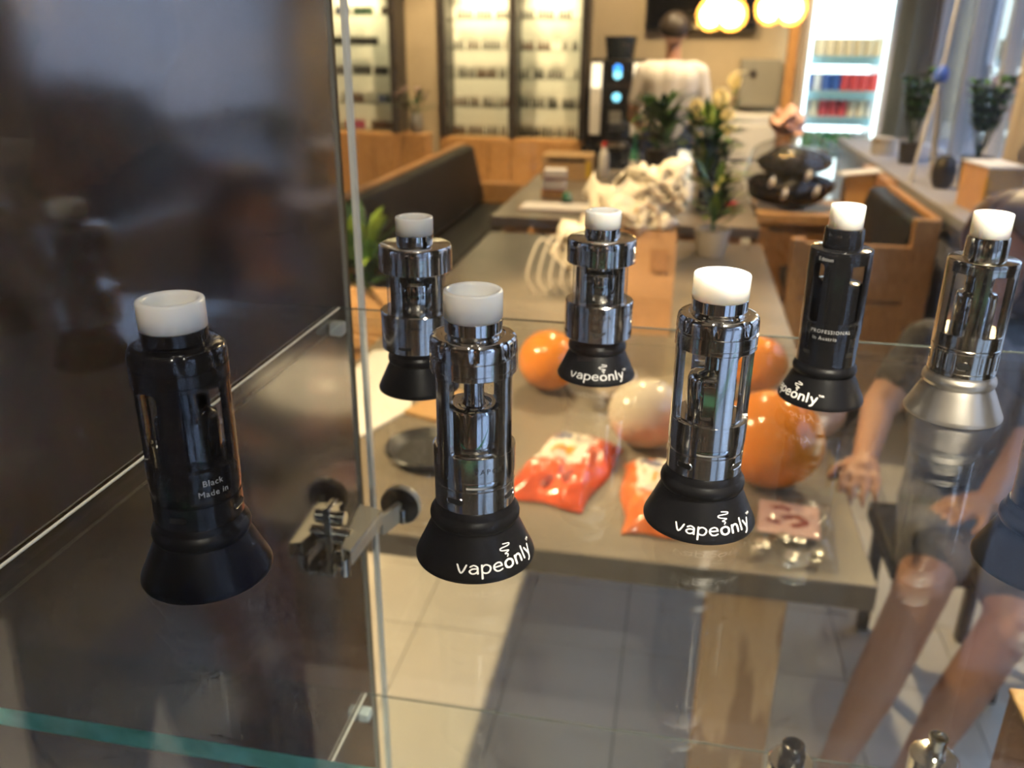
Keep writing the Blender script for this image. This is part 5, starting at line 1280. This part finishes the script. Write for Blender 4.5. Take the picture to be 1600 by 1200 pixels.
ch = thing('stool', 'dark square stool under the seated person', 'stool', (.76, 2.12, 0))
MB().box(-.17, .17, -.16, .16, .35, .405).build('seat', 'leather', ch, bevel=.01)
for x in (-.15, .12):
    for y in (-.14, .11): MB().box(x, x+.03, y, y+.03, 0, .35).build('leg', 'dark_frame', ch, bevel=.002)

# the photographer outside the cabinet, seen only as a reflection in the front glass
p = thing('person', 'photographer standing legs apart in blue trousers, dimly mirrored in the front glass', 'person', (-.65, -.66, 0))
ox, oy = -.52, -.66
hd = W(-.40, -.60, 1.66)
cp = [(W(-.52, -.68, .98), .14, W(-.50, -.68, 1.15), .135, 'cloth_brown'), (W(-.58, -.68, 1.2), .12, W(-.56, -.66, 1.36), .115, 'cloth_brown'), (W(-.44, -.68, 1.2), .12, W(-.40, -.66, 1.36), .115, 'cloth_brown'), (W(-.51, -.68, 1.12), .13, W(-.48, -.67, 1.36), .118, 'cloth_brown'), (W(-.62, -.67, 1.43), .065, W(-.34, -.64, 1.43), .065, 'cloth_brown'), (W(-.48, -.65, 1.45), .058, W(-.43, -.61, 1.56), .054, 'skin')]
cp += head_caps(hd, (.6, .8, -.1))
cp += [(W(-.31, -.63, 1.42), .062, W(-.09, -.38, 1.28), .05, 'cloth_brown'), (W(-.09, -.38, 1.28), .047, W(.09, -.165, 1.49), .030, 'cloth_brown')]
cp += hand(W(.09, -.165, 1.49), (.15, .55, .8), (.6, -.6, .2), 1.0, .75, thumb=-1)
cp += [(W(-.66, -.67, 1.41), .062, W(-.74, -.66, 1.15), .05, 'cloth_brown'), (W(-.74, -.66, 1.15), .044, W(-.74, -.58, .92), .028, 'skin')]
cp += hand(W(-.74, -.58, .92), (0, .2, -1), (-1, 0, 0), 1.0, .35, thumb=1)
for s in (-1, 1): cp += [(W(-.52+s*.085, -.68, .94), .108, W(-.52+s*.15, -.66, .50), .070, 'denim'), (W(-.52+s*.15, -.66, .50), .068, W(-.52+s*.19, -.68, .10), .048, 'denim'), (W(-.52+s*.19, -.70, .045), .043, W(-.52+s*.21, -.53, .035), .034, 'shoe_dark')]
body('body', cp, None, p, .009, 5); hair_cap(hd, (.6, .8, -.1), p, 'hair_dark'); eyes(hd, (.6, .8, -.1), p)
ph = thing('phone', 'black phone held up by the photographer', 'phone', (-.022, -.035, 1.545))
MB().box(-.036, .036, -.016, -.008, -.02, .125, M=Matrix.Rotation(R(-21), 4, 'X')).build('phone_body', 'black_gloss', ph, bevel=.002)
MB().lathe([(0, 0), (.005, 0), (.005, .0015), (0, .002)], 16, M=Matrix.Rotation(R(-21), 4, 'X') @ Matrix.Translation((-.022, -.008, .11)) @ Matrix.Rotation(R(-90), 4, 'X')).build('lens', 'car_glass', ph)
